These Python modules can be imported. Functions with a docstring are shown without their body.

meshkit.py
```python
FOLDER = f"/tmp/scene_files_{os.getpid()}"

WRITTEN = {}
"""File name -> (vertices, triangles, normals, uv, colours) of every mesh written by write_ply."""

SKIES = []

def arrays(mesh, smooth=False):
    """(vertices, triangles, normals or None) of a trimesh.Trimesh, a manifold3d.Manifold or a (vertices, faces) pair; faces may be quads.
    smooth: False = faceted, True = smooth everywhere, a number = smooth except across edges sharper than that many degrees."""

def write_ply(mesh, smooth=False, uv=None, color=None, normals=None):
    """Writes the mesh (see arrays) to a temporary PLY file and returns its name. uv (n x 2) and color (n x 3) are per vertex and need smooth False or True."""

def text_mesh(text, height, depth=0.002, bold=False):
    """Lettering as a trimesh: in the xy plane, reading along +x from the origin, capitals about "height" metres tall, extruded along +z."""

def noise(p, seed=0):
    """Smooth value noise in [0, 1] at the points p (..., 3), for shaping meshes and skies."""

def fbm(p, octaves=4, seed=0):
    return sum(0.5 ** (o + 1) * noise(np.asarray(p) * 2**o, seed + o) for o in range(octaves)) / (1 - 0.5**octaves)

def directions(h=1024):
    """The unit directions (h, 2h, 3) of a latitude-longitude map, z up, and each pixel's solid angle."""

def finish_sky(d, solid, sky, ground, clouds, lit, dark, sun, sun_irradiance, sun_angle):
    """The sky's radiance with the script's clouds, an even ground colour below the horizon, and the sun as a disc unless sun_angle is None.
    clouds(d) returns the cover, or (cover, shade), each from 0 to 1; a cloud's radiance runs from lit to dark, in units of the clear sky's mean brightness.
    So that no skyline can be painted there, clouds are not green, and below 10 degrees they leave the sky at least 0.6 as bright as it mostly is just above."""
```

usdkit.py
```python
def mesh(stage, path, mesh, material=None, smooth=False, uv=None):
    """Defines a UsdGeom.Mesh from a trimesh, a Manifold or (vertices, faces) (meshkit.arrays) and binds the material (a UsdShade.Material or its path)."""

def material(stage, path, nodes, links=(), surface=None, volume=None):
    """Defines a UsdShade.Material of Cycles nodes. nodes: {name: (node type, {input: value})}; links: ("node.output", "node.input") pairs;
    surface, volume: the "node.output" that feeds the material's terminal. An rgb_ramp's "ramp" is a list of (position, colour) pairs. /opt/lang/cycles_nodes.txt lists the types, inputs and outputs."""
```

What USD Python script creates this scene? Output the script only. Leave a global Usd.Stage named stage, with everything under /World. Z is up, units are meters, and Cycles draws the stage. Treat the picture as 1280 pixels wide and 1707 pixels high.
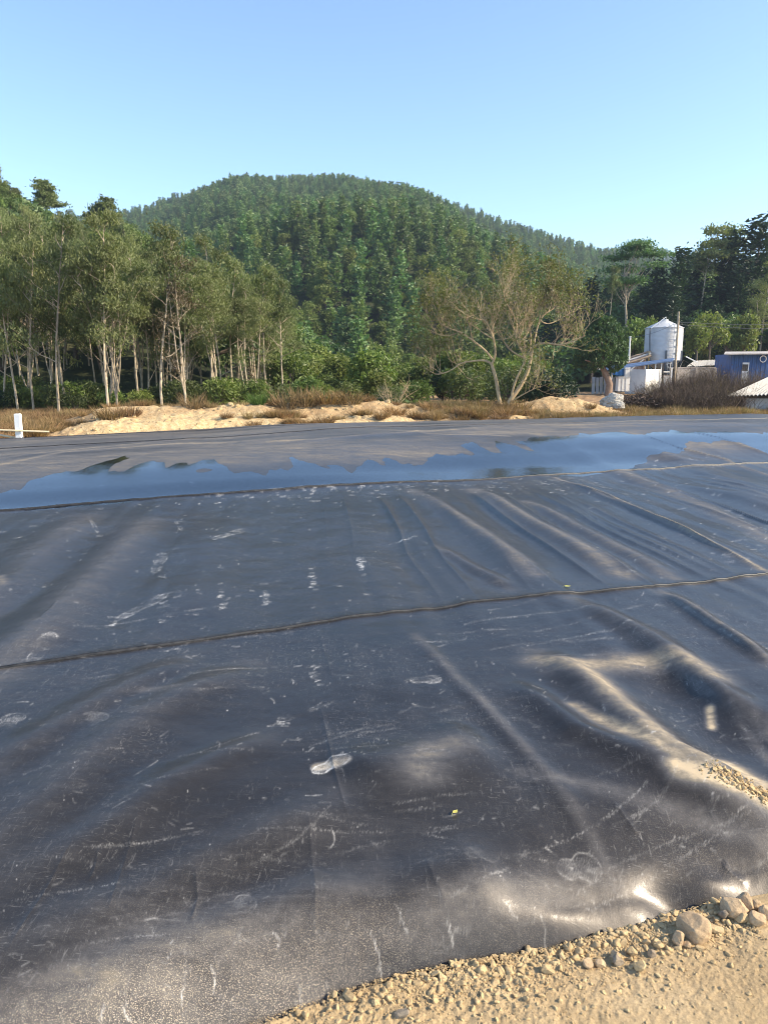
import math, random
import numpy as np
import trimesh
import usdkit, meshkit
from pxr import Usd, UsdGeom, UsdLux, UsdShade, Gf, Sdf, Vt
from scipy.ndimage import gaussian_filter

stage = Usd.Stage.CreateInMemory()
UsdGeom.SetStageUpAxis(stage, 'Z')
UsdGeom.SetStageMetersPerUnit(stage, 1.0)
WORLD = UsdGeom.Xform.Define(stage, '/World')
stage.SetDefaultPrim(WORLD.GetPrim())
UsdGeom.Scope.Define(stage, '/World/Looks')

# ------------------------------------------------------------------ camera, sky, sun, exposure
CAM_H, PITCH = 1.65, math.radians(9.9)
SUN_AZ, SUN_EL = math.radians(101.0), math.radians(31.0)      # azimuth clockwise from +y (view direction)
SKY_STRENGTH, SUN_INTENSITY, EXPOSURE = 0.15, 1.22, 1.03
CP, SP = math.cos(PITCH), math.sin(PITCH)

cam = UsdGeom.Camera.Define(stage, '/World/camera')
cam.CreateHorizontalApertureAttr(36.0)
cam.CreateVerticalApertureAttr(36.0 * 1024 / 767)
cam.CreateFocalLengthAttr(36.0)
cam.CreateClippingRangeAttr(Gf.Vec2f(0.05, 20000.0))
cam.CreateExposureAttr(EXPOSURE)
cam.AddTranslateOp().Set(Gf.Vec3d(0, 0, CAM_H))
cam.AddRotateXOp().Set(90.0 - math.degrees(PITCH))

sun_dir = np.array([math.sin(SUN_AZ) * math.cos(SUN_EL), math.cos(SUN_AZ) * math.cos(SUN_EL), math.sin(SUN_EL)])
dome = UsdLux.DomeLight.Define(stage, '/World/sky')
sky_mat = usdkit.material(stage, '/World/Looks/sky_look', {
    'sky': ('sky_texture', {'sky_type': 'single_scattering', 'sun_disc': False, 'sun_elevation': SUN_EL, 'sun_rotation': SUN_AZ,
                            'altitude': 150.0, 'air_density': 1.0, 'aerosol_density': 0.6, 'ozone_density': 3.0}),
    'bg': ('background_shader', {'strength': SKY_STRENGTH})}, [('sky.color', 'bg.color')], surface='bg.background')
UsdShade.MaterialBindingAPI.Apply(dome.GetPrim()).Bind(sky_mat)
dome.GetPrim().SetCustomDataByKey('kind', 'structure')
dome.GetPrim().SetCustomDataByKey('label', 'clear pale blue sky without clouds')
dome.GetPrim().SetCustomDataByKey('category', 'sky')
sun = UsdLux.DistantLight.Define(stage, '/World/sun')
sun.CreateNormalizeAttr(True)
sun.CreateIntensityAttr(SUN_INTENSITY)
sun.CreateAngleAttr(0.5)
sun.CreateColorAttr(Gf.Vec3f(1.0, 0.87, 0.68))
_z = Gf.Rotation(Gf.Vec3d(0, 0, 1), Gf.Vec3d(*map(float, sun_dir)))
sun.AddOrientOp().Set(Gf.Quatf(_z.GetQuat()))

# ------------------------------------------------------------------ helpers
_used = {}
def numbered(name):
    k = _used.get(name, -1) + 1
    _used[name] = k
    return name if k == 0 else f'{name}_{k:03d}'

_child = {}
def child_path(parent, name):
    key = (parent, name)
    k = _child.get(key, -1) + 1
    _child[key] = k
    return f'{parent}/{name}' if k == 0 else f'{parent}/{name}_{k:03d}'

def tag(prim, label=None, cat=None, group=None, kind=None):
    p = prim.GetPrim() if hasattr(prim, 'GetPrim') else prim
    for k, v in (('label', label), ('category', cat), ('group', group), ('kind', kind)):
        if v:
            p.SetCustomDataByKey(k, v)
    return p

def put_mesh(path, v, f, mat, normals=None, paint=None, smooth=False, colour_name='paint'):
    if normals is None and smooth is not False:
        m = usdkit.mesh(stage, path, (v, f), mat, smooth=smooth)
        return m
    m = UsdGeom.Mesh.Define(stage, path)
    v = np.ascontiguousarray(v, np.float32)
    f = np.ascontiguousarray(f, np.int32)
    m.CreatePointsAttr(Vt.Vec3fArray.FromNumpy(v))
    m.CreateFaceVertexCountsAttr(Vt.IntArray.FromNumpy(np.full(len(f), f.shape[1], np.int32)))
    m.CreateFaceVertexIndicesAttr(Vt.IntArray.FromNumpy(f.ravel()))
    m.CreateSubdivisionSchemeAttr('none')
    if normals is not None:
        m.CreateNormalsAttr(Vt.Vec3fArray.FromNumpy(np.ascontiguousarray(normals, np.float32)))
        m.SetNormalsInterpolation('vertex')
    if paint is not None:
        UsdGeom.PrimvarsAPI(m).CreatePrimvar(colour_name, Sdf.ValueTypeNames.Color3fArray, 'vertex').Set(Vt.Vec3fArray.FromNumpy(np.ascontiguousarray(paint, np.float32)))
    UsdShade.MaterialBindingAPI.Apply(m.GetPrim()).Bind(mat)
    return m

def thing(name, label, cat, loc=(0, 0, 0), rotz=0.0, scale=None, group=None, kind=None):
    path = '/World/' + numbered(name)
    x = UsdGeom.Xform.Define(stage, path)
    x.AddTranslateOp().Set(Gf.Vec3d(*map(float, loc)))
    x.AddRotateZOp().Set(float(math.degrees(rotz)))
    if scale is not None:
        x.AddScaleOp().Set(Gf.Vec3f(*([float(scale)] * 3 if np.ndim(scale) == 0 else map(float, scale))))
    tag(x, label, cat, group, kind)
    return path

def copy_of(klass, name, label, cat, loc, rotz=0.0, scale=None, group=None, tilt=None):
    path = '/World/' + numbered(name)
    x = UsdGeom.Xform.Define(stage, path)
    x.AddTranslateOp().Set(Gf.Vec3d(*map(float, loc)))
    if tilt is not None:
        x.AddRotateXYZOp().Set(Gf.Vec3f(float(tilt[0]), float(tilt[1]), float(math.degrees(rotz))))
    else:
        x.AddRotateZOp().Set(float(math.degrees(rotz)))
    if scale is not None:
        x.AddScaleOp().Set(Gf.Vec3f(*([float(scale)] * 3 if np.ndim(scale) == 0 else map(float, scale))))
    p = x.GetPrim()
    p.GetReferences().AddInternalReference(klass)
    p.SetInstanceable(True)
    tag(x, label, cat, group)
    return path

stage.CreateClassPrim('/World/kinds')
def klass(name):
    path = '/World/kinds/' + name
    UsdGeom.Xform.Define(stage, path)
    return path

class MB:
    """Collects triangles of one mesh."""
    def __init__(self):
        self.v, self.f, self.n = [], [], 0
    def add(self, v, f):
        v = np.asarray(v, float)
        f = np.asarray(f, int)
        if f.shape[1] == 4:
            f = np.vstack([f[:, [0, 1, 2]], f[:, [0, 2, 3]]])
        self.v.append(v); self.f.append(f + self.n); self.n += len(v)
        return self
    def tm(self, m):
        return self.add(m.vertices, m.faces)
    def box(self, lo, hi, rz=0.0, c=None):
        lo, hi = np.array(lo, float), np.array(hi, float)
        m = trimesh.creation.box(extents=hi - lo)
        ctr = (lo + hi) / 2
        v = m.vertices + ctr
        if rz:
            c0 = np.array(c if c is not None else ctr)[:2]
            ca, sa = math.cos(rz), math.sin(rz)
            d = v[:, :2] - c0
            v[:, :2] = c0 + np.stack([d[:, 0] * ca - d[:, 1] * sa, d[:, 0] * sa + d[:, 1] * ca], 1)
        return self.add(v, m.faces)
    def tube(self, pts, rad, n=6, cap=True):
        pts = np.asarray(pts, float)
        rad = np.broadcast_to(np.asarray(rad, float), len(pts))
        t = np.gradient(pts, axis=0)
        t /= np.maximum(np.linalg.norm(t, axis=1, keepdims=True), 1e-9)
        ref = np.array([0, 0, 1.0]) if abs(t[0][2]) < 0.9 else np.array([1.0, 0, 0])
        v = []
        for p, d, r in zip(pts, t, rad):
            a = np.cross(d, ref)
            if np.linalg.norm(a) < 1e-6:
                a = np.cross(d, [0.3, 1, 0.2])
            a /= np.linalg.norm(a)
            bb = np.cross(d, a)
            ref = np.cross(a, d) if np.linalg.norm(np.cross(a, d)) > 0.1 else ref
            ang = np.linspace(0, 2 * np.pi, n, endpoint=False)
            v.append(p + r * (np.outer(np.cos(ang), a) + np.outer(np.sin(ang), bb)))
        v = np.vstack(v)
        f = []
        for i in range(len(pts) - 1):
            for k in range(n):
                a0, a1 = i * n + k, i * n + (k + 1) % n
                f += [[a0, a1, a1 + n], [a0, a1 + n, a0 + n]]
        if cap:
            e = (len(pts) - 1) * n
            for k in range(1, n - 1):
                f += [[0, k + 1, k], [e, e + k, e + k + 1]]
        return self.add(v, f)
    def get(self):
        return np.vstack(self.v), np.vstack(self.f)
    def build(self, parent, name, mat, smooth=False, label=None):
        v, f = self.get()
        m = put_mesh(child_path(parent, name), v, f, mat, smooth=smooth)
        if label:
            tag(m, label)
        return m.GetPath().pathString

def single(name, mb, mat, label, cat, group=None, kind=None, smooth=False):
    v, f = mb.get() if isinstance(mb, MB) else mb
    m = put_mesh('/World/' + numbered(name), v, f, mat, smooth=smooth)
    tag(m, label, cat, group, kind)
    return m

def ray(px, py):
    """Directions of photograph pixels, scaled so that the view depth is 1."""
    px, py = np.asarray(px, float), np.asarray(py, float)
    u, v = (px - 640) / 1280, (853.5 - py) / 1280
    return np.stack([u, CP + SP * v, -SP + CP * v], -1)

def W(px, py, y):
    """World point at forward distance y seen at a pixel of the photograph."""
    d = ray(px, py)
    return np.array([0, 0, CAM_H]) + d * (y / d[..., 1])[..., None] if np.ndim(px) else np.array([0, 0, CAM_H]) + d * (y / d[1])

def sstep(x, a, b):
    t = np.clip((x - a) / (b - a), 0, 1)
    return t * t * (3 - 2 * t)

def fbm2(x, y, s, oct=4, seed=0):
    return meshkit.fbm(np.stack([np.asarray(x) * s, np.asarray(y) * s, np.zeros_like(np.asarray(x, float)) + 7.3], -1), oct, seed)

# ------------------------------------------------------------------ materials
LK = '/World/Looks/'
def flat(name, col, rough=0.7, var=0.12, scale=6.0, metallic=0.0, bump=0.0, bscale=40.0, spec=0.4, perobj=0.0):
    dark = [c * (1 - var) for c in col]
    light = [min(1, c * (1 + var)) for c in col]
    nodes = {'g': ('geometry', {}), 'n': ('noise_texture', {'scale': scale, 'detail': 5.0, 'roughness': 0.6}),
             'r': ('rgb_ramp', {'ramp': [(0.3, dark), (0.7, light)]}),
             'p': ('principled_bsdf', {'roughness': rough, 'metallic': metallic, 'specular_ior_level': spec})}
    links = [('g.position', 'n.vector'), ('n.fac', 'r.fac')]
    src = 'r.color'
    if perobj:
        nodes['oi'] = ('object_info', {})
        nodes['mr'] = ('map_range', {'from_min': 0.0, 'from_max': 1.0, 'to_min': 1 - perobj, 'to_max': 1 + perobj})
        nodes['hs'] = ('hsv', {'saturation': 1.0, 'hue': 0.5})
        links += [('oi.random', 'mr.value'), ('mr.result', 'hs.value'), ('r.color', 'hs.color')]
        src = 'hs.color'
    links.append((src, 'p.base_color'))
    if bump:
        nodes['bn'] = ('noise_texture', {'scale': bscale, 'detail': 6.0, 'roughness': 0.65})
        nodes['b'] = ('bump', {'strength': 0.6, 'distance': bump})
        links += [('g.position', 'bn.vector'), ('bn.fac', 'b.height'), ('b.normal', 'p.normal')]
    return usdkit.material(stage, LK + name, nodes, links, surface='p.BSDF')

def leaf(name, col, col2, transl=0.35, rough=0.5, obj=0.25, hue=0.012):
    """Leaves: colour varies from leaf to leaf and tree to tree; part of the light passes through."""
    nodes = {'g': ('geometry', {}), 'r': ('rgb_ramp', {'ramp': [(0.0, col), (1.0, col2)]}),
             'oi': ('object_info', {}), 'mv': ('map_range', {'to_min': 1 - obj, 'to_max': 1 + obj}), 'mh': ('map_range', {'to_min': 0.5 - hue, 'to_max': 0.5 + hue}),
             'wn': ('white_noise_texture', {'dimensions': '1D'}),
             'hs': ('hsv', {}), 'p': ('principled_bsdf', {'roughness': rough, 'specular_ior_level': 0.35}),
             't': ('translucent_bsdf', {}), 'tc': ('mix', {'mix_type': 'multiply', 'fac': 1.0, 'color2': (1.1, 1.25, 0.5)}), 'mx': ('mix_closure', {'fac': transl})}
    links = [('g.random_per_island', 'r.fac'), ('oi.random', 'mv.value'), ('oi.random', 'wn.w'), ('wn.value', 'mh.value'), ('mv.result', 'hs.value'), ('mh.result', 'hs.hue'),
             ('r.color', 'hs.color'), ('hs.color', 'p.base_color'), ('hs.color', 'tc.color1'), ('tc.color', 't.color'), ('p.BSDF', 'mx.closure1'), ('t.BSDF', 'mx.closure2')]
    return usdkit.material(stage, LK + name, nodes, links, surface='mx.closure')

M = {}
M['euc_leaf'] = leaf('euc_leaf', (0.145, 0.165, 0.062), (0.27, 0.29, 0.115))
M['dry_leaf'] = leaf('dry_leaf', (0.12, 0.085, 0.045), (0.19, 0.14, 0.075))
M['pine_leaf'] = leaf('pine_leaf', (0.107, 0.159, 0.052), (0.243, 0.306, 0.093), 0.28, obj=0.42, hue=0.03)
M['dark_leaf'] = leaf('dark_leaf', (0.026, 0.049, 0.020), (0.058, 0.094, 0.035), 0.2)
M['broad_leaf'] = leaf('broad_leaf', (0.135, 0.172, 0.040), (0.300, 0.322, 0.078), 0.3, hue=0.02)
M['mango_leaf'] = leaf('mango_leaf', (0.06, 0.105, 0.03), (0.13, 0.19, 0.055), 0.22)
M['sparse_leaf'] = leaf('sparse_leaf', (0.17, 0.18, 0.06), (0.30, 0.29, 0.105), 0.35)
M['shrub_leaf'] = leaf('shrub_leaf', (0.085, 0.105, 0.034), (0.17, 0.19, 0.065), 0.3)
M['fresh_leaf'] = leaf('fresh_leaf', (0.085, 0.14, 0.032), (0.14, 0.20, 0.05), 0.35)
M['straw'] = leaf('straw', (0.26, 0.18, 0.085), (0.42, 0.31, 0.155), 0.2, 0.7)
M['bracken'] = leaf('bracken', (0.22, 0.135, 0.062), (0.38, 0.245, 0.12), 0.2, 0.7)
M['brush'] = leaf('brush', (0.085, 0.060, 0.045), (0.17, 0.12, 0.088), 0.05, 0.8)
M['yellow_leaf'] = leaf('yellow_leaf', (0.55, 0.50, 0.12), (0.62, 0.56, 0.16), 0.2, obj=0.05)
M['bark_pale'] = flat('bark_pale', (0.36, 0.29, 0.20), 0.85, 0.35, 5.0, perobj=0.25)
M['bark_tan'] = flat('bark_tan', (0.40, 0.295, 0.17), 0.85, 0.25, 9.0)
M['bark_dark'] = flat('bark_dark', (0.11, 0.085, 0.062), 0.9, 0.3, 7.0)
M['bark_brown'] = flat('bark_brown', (0.21, 0.14, 0.095), 0.9, 0.3, 7.0)
M['white_paint'] = flat('white_paint', (0.78, 0.77, 0.73), 0.6, 0.05, 3.0)
M['dirty_white'] = flat('dirty_white', (0.70, 0.67, 0.60), 0.75, 0.14, 1.4)
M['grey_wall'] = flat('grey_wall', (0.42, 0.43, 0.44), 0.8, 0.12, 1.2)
M['concrete'] = flat('concrete', (0.36, 0.315, 0.265), 0.88, 0.28, 0.9, bump=0.01, bscale=9)
M['silo_sheet'] = flat('silo_sheet', (0.44, 0.445, 0.45), 0.5, 0.10, 1.2, metallic=0.0, spec=0.5)
M['galvanised'] = flat('galvanised', (0.46, 0.48, 0.50), 0.45, 0.12, 3.0, metallic=0.5)
M['dark_steel'] = flat('dark_steel', (0.12, 0.13, 0.14), 0.5, 0.2, 4.0, metallic=0.3)
M['blue_sheet'] = flat('blue_sheet', (0.014, 0.062, 0.19), 0.5, 0.15, 2.0)
M['blue_edge'] = flat('blue_edge', (0.075, 0.13, 0.24), 0.6, 0.3, 2.0)
M['blue_tarp'] = flat('blue_tarp', (0.07, 0.22, 0.46), 0.55, 0.2, 2.5)
M['roof_old'] = flat('roof_old', (0.40, 0.37, 0.34), 0.8, 0.25, 1.5)
M['roof_pale'] = flat('roof_pale', (0.36, 0.345, 0.315), 0.7, 0.20, 3.0)
M['timber'] = flat('timber', (0.30, 0.215, 0.14), 0.85, 0.25, 4.0)
M['timber_yellow'] = flat('timber_yellow', (0.55, 0.42, 0.16), 0.8, 0.15, 4.0)
M['pipe_white'] = flat('pipe_white', (0.74, 0.73, 0.70), 0.45, 0.06, 8.0)
M['bamboo'] = flat('bamboo', (0.56, 0.46, 0.30), 0.6, 0.15, 7.0)
M['sacking'] = flat('sacking', (0.36, 0.34, 0.30), 0.8, 0.25, 4.0)
M['wire'] = flat('wire', (0.10, 0.10, 0.11), 0.6, 0.1, 2.0)
M['interior'] = flat('interior', (0.06, 0.055, 0.05), 0.9, 0.2, 2.0)
M['pink_wall'] = flat('pink_wall', (0.52, 0.38, 0.32), 0.85, 0.15, 1.2)

def soil(name, cols, rough=0.95, big=0.6, fine=55.0, bump=0.01):
    nodes = {'g': ('geometry', {}), 'n1': ('noise_texture', {'scale': big, 'detail': 8.0, 'roughness': 0.62}), 'n2': ('noise_texture', {'scale': fine, 'detail': 4.0, 'roughness': 0.7}),
             'r': ('rgb_ramp', {'ramp': cols}), 'r2': ('rgb_ramp', {'ramp': [(0.25, (0.72, 0.70, 0.68)), (0.75, (1.18, 1.17, 1.15))]}),
             'm': ('mix', {'mix_type': 'multiply', 'fac': 1.0}), 'b': ('bump', {'strength': 0.7, 'distance': bump}),
             'p': ('principled_bsdf', {'roughness': rough, 'specular_ior_level': 0.2})}
    links = [('g.position', 'n1.vector'), ('g.position', 'n2.vector'), ('n1.fac', 'r.fac'), ('n2.fac', 'r2.fac'), ('r.color', 'm.color1'), ('r2.color', 'm.color2'),
             ('m.color', 'p.base_color'), ('n2.fac', 'b.height'), ('b.normal', 'p.normal')]
    return usdkit.material(stage, LK + name, nodes, links, surface='p.BSDF')
M['near_soil'] = soil('near_soil', [(0.3, (0.31, 0.225, 0.122)), (0.5, (0.385, 0.285, 0.16)), (0.72, (0.45, 0.345, 0.205))], big=3.0, fine=160.0, bump=0.004)
M['stone'] = soil('stone', [(0.3, (0.31, 0.225, 0.14)), (0.5, (0.42, 0.305, 0.185)), (0.72, (0.48, 0.36, 0.225))], big=14.0, fine=220.0, bump=0.003)
M['stone_grey'] = soil('stone_grey', [(0.3, (0.17, 0.14, 0.105)), (0.5, (0.24, 0.195, 0.145)), (0.72, (0.31, 0.26, 0.19))], big=14.0, fine=200.0, bump=0.003)
M['clod'] = soil('clod', [(0.3, (0.37, 0.265, 0.14)), (0.5, (0.46, 0.335, 0.18)), (0.72, (0.52, 0.40, 0.23))], big=20.0, fine=220.0, bump=0.003)
M['forest_floor'] = soil('forest_floor', [(0.3, (0.030, 0.040, 0.016)), (0.55, (0.045, 0.052, 0.022)), (0.78, (0.085, 0.070, 0.036))], big=0.05, fine=2.0, bump=0.1)

# far bank and the rest of the ground: sand where the vertex paint says so, brown earth elsewhere
M['ground'] = usdkit.material(stage, LK + 'ground_look', {
    'g': ('geometry', {}), 'a': ('attribute', {'attribute': 'paint'}), 's': ('separate_color', {}),
    'n1': ('noise_texture', {'scale': 1.3, 'detail': 8.0, 'roughness': 0.65}), 'n2': ('noise_texture', {'scale': 9.0, 'detail': 6.0, 'roughness': 0.7}),
    'earth': ('rgb_ramp', {'ramp': [(0.3, (0.21, 0.125, 0.062)), (0.5, (0.31, 0.19, 0.098)), (0.7, (0.40, 0.28, 0.155))]}),
    'sand': ('rgb_ramp', {'ramp': [(0.28, (0.36, 0.235, 0.11)), (0.5, (0.50, 0.36, 0.19)), (0.72, (0.62, 0.50, 0.30))]}),
    'mx': ('mix', {}), 'b': ('bump', {'strength': 0.8, 'distance': 0.08}), 'p': ('principled_bsdf', {'roughness': 0.95, 'specular_ior_level': 0.15})},
    [('g.position', 'n1.vector'), ('g.position', 'n2.vector'), ('n1.fac', 'earth.fac'), ('n2.fac', 'sand.fac'), ('a.color', 's.color'), ('s.r', 'mx.fac'),
     ('earth.color', 'mx.color1'), ('sand.color', 'mx.color2'), ('mx.color', 'p.base_color'), ('n2.fac', 'b.height'), ('b.normal', 'p.normal')], surface='p.BSDF')

# black geomembrane: red channel = dust lying on it and pale bands along folds, green = scuff and print marks, blue = splashed grains
M['membrane'] = usdkit.material(stage, LK + 'membrane_look', {
    'g': ('geometry', {}), 'a': ('attribute', {'attribute': 'paint'}), 's': ('separate_color', {}),
    'mp': ('mapping', {'rotation': (0, 0, -0.35), 'scale': (1.0, 4.5, 1.0)}),
    'ns': ('noise_texture', {'scale': 2.2, 'detail': 9.0, 'roughness': 0.68, 'distortion': 0.6}),
    'nf': ('noise_texture', {'scale': 380.0, 'detail': 2.0, 'roughness': 0.6}),
    'nm': ('noise_texture', {'scale': 26.0, 'detail': 6.0, 'roughness': 0.7}),
    'nl': ('noise_texture', {'scale': 0.55, 'detail': 3.0}),
    'srange': ('map_range', {'from_min': 0.25, 'from_max': 0.75, 'to_min': 0.35, 'to_max': 1.5}),
    'mrange': ('map_range', {'from_min': 0.25, 'from_max': 0.75, 'to_min': 0.5, 'to_max': 1.45}),
    'd1': ('math', {'math_type': 'multiply'}), 'd2': ('math', {'math_type': 'multiply', 'use_clamp': True}),
    'film': ('map_range', {'from_min': 0.48, 'from_max': 0.85, 'to_min': 0.0, 'to_max': 0.035, 'clamp': True}),
    'd3': ('math', {'math_type': 'add', 'use_clamp': True}),
    'gr': ('map_range', {'from_min': 0.56, 'from_max': 0.63, 'to_min': 0.0, 'to_max': 1.0, 'clamp': True}),
    'gm': ('math', {'math_type': 'multiply', 'use_clamp': True}),
    'sc': ('map_range', {'from_min': 0.40, 'from_max': 0.58, 'to_min': 0.15, 'to_max': 1.0, 'clamp': True}),
    'sm0': ('math', {'math_type': 'multiply', 'use_clamp': True}),
    'mp2': ('mapping', {'rotation': (0, 0, -0.5), 'scale': (8.0, 38.0, 8.0)}), 'ng': ('noise_texture', {'scale': 3.2, 'detail': 8.0, 'roughness': 0.74, 'distortion': 1.2}),
    'mp3': ('mapping', {'rotation': (0, 0, 0.9), 'scale': (40.0, 8.0, 8.0)}), 'ng3': ('noise_texture', {'scale': 2.6, 'detail': 7.0, 'roughness': 0.74, 'distortion': 0.8}),
    'gk': ('map_range', {'from_min': 0.57, 'from_max': 0.72, 'to_min': 0.0, 'to_max': 1.0, 'clamp': True}), 'gk3': ('map_range', {'from_min': 0.57, 'from_max': 0.74, 'to_min': 0.0, 'to_max': 1.0, 'clamp': True}),
    'np': ('noise_texture', {'scale': 1.7, 'detail': 5.0, 'roughness': 0.7}), 'gp': ('map_range', {'from_min': 0.42, 'from_max': 0.70, 'to_min': 0.03, 'to_max': 0.5, 'clamp': True}),
    'ga': ('math', {'math_type': 'maximum'}), 'gx': ('math', {'math_type': 'multiply'}), 'sm': ('math', {'math_type': 'maximum', 'use_clamp': True}),
    'c0': ('rgb_ramp', {'ramp': [(0.35, (0.0105, 0.0095, 0.0095)), (0.7, (0.0175, 0.0160, 0.0152))]}),
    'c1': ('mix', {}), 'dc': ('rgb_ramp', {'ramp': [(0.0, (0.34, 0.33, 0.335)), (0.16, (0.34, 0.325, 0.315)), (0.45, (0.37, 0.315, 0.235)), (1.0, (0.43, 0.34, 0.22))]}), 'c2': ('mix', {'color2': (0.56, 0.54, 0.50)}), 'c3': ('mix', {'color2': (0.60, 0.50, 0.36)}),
    'ro': ('math', {'math_type': 'multiply_add', 'value2': 0.50, 'value3': 0.34}), 'ro2': ('math', {'math_type': 'multiply_add', 'value2': 0.10}),
    'b': ('bump', {'strength': 0.35, 'distance': 0.0025}), 'b2': ('bump', {'strength': 0.10, 'distance': 0.005}), 'b3': ('bump', {'strength': 0.10, 'distance': 0.005}),
    'p': ('principled_bsdf', {'ior': 1.5, 'specular_ior_level': 0.30, 'specular_tint': (1.0, 0.92, 0.84), 'coat_tint': (1.0, 0.95, 0.9), 'coat_roughness': 0.17, 'coat_ior': 1.45}),
    'cw': ('math', {'math_type': 'multiply_add', 'value2': -0.9, 'value3': 0.26, 'use_clamp': True})},
    [('g.position', 'mp.vector'), ('d3.value', 'cw.value1'), ('cw.value', 'p.coat_weight'), ('mp.vector', 'ns.vector'), ('g.position', 'nf.vector'), ('g.position', 'nm.vector'), ('g.position', 'nl.vector'),
     ('a.color', 's.color'), ('ns.fac', 'srange.value'), ('nm.fac', 'mrange.value'), ('s.r', 'd1.value1'), ('srange.result', 'd1.value2'), ('d1.value', 'd2.value1'), ('mrange.result', 'd2.value2'),
     ('ns.fac', 'film.value'), ('d2.value', 'd3.value1'), ('film.result', 'd3.value2'),
     ('nf.fac', 'gr.value'), ('gr.result', 'gm.value1'), ('s.b', 'gm.value2'), ('nm.fac', 'sc.value'), ('sc.result', 'sm0.value1'), ('s.g', 'sm0.value2'), ('g.position', 'mp2.vector'), ('mp2.vector', 'ng.vector'), ('g.position', 'mp3.vector'), ('mp3.vector', 'ng3.vector'), ('ng.fac', 'gk.value'), ('ng3.fac', 'gk3.value'), ('gk.result', 'ga.value1'), ('gk3.result', 'ga.value2'), ('g.position', 'np.vector'), ('np.fac', 'gp.value'), ('ga.value', 'gx.value1'), ('gp.result', 'gx.value2'), ('sm0.value', 'sm.value1'), ('gx.value', 'sm.value2'),
     ('nl.fac', 'c0.fac'), ('c0.color', 'c1.color1'), ('d3.value', 'c1.fac'), ('d3.value', 'dc.fac'), ('dc.color', 'c1.color2'), ('c1.color', 'c2.color1'), ('sm.value', 'c2.fac'), ('c2.color', 'c3.color1'), ('gm.value', 'c3.fac'), ('c3.color', 'p.base_color'),
     ('d3.value', 'ro.value1'), ('ns.fac', 'ro2.value1'), ('ro.value', 'ro2.value3'), ('ro2.value', 'p.roughness'), ('nm.fac', 'b.height'), ('ng.fac', 'b2.height'), ('b.normal', 'b2.normal'), ('b2.normal', 'b3.normal'), ('ng3.fac', 'b3.height'), ('b3.normal', 'p.normal'), ('b.normal', 'p.coat_normal')], surface='p.BSDF')
M['weld'] = flat('weld', (0.022, 0.021, 0.021), 0.38, 0.7, 20.0)
M['water'] = usdkit.material(stage, LK + 'water_look', {
    'fr': ('fresnel', {'IOR': 1.58}), 't': ('transparent_bsdf', {'color': (0.9, 0.93, 0.95)}), 'gl': ('glossy_bsdf', {'color': (1, 1, 1), 'roughness': 0.10}),
    'g': ('geometry', {}), 'n': ('noise_texture', {'scale': 5.0, 'detail': 2.0}), 'b': ('bump', {'strength': 0.12, 'distance': 0.008}), 'mx': ('mix_closure', {})},
    [('g.position', 'n.vector'), ('n.fac', 'b.height'), ('b.normal', 'gl.normal'), ('b.normal', 'fr.normal') if False else ('fr.fac', 'mx.fac'), ('t.BSDF', 'mx.closure1'), ('gl.BSDF', 'mx.closure2')], surface='mx.closure')

# ------------------------------------------------------------------ the lie of the land
E1, E2 = np.array([math.cos(0.349), math.sin(0.349)]), np.array([-math.sin(0.349), math.cos(0.349)])
def ab(x, y):
    return x * E1[0] + y * E1[1], x * E2[0] + y * E2[1]
NEAR_B, FAR_B, LEFT_A, RIGHT_A = 1.68, 21.7, -13.0, 24.0

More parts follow.
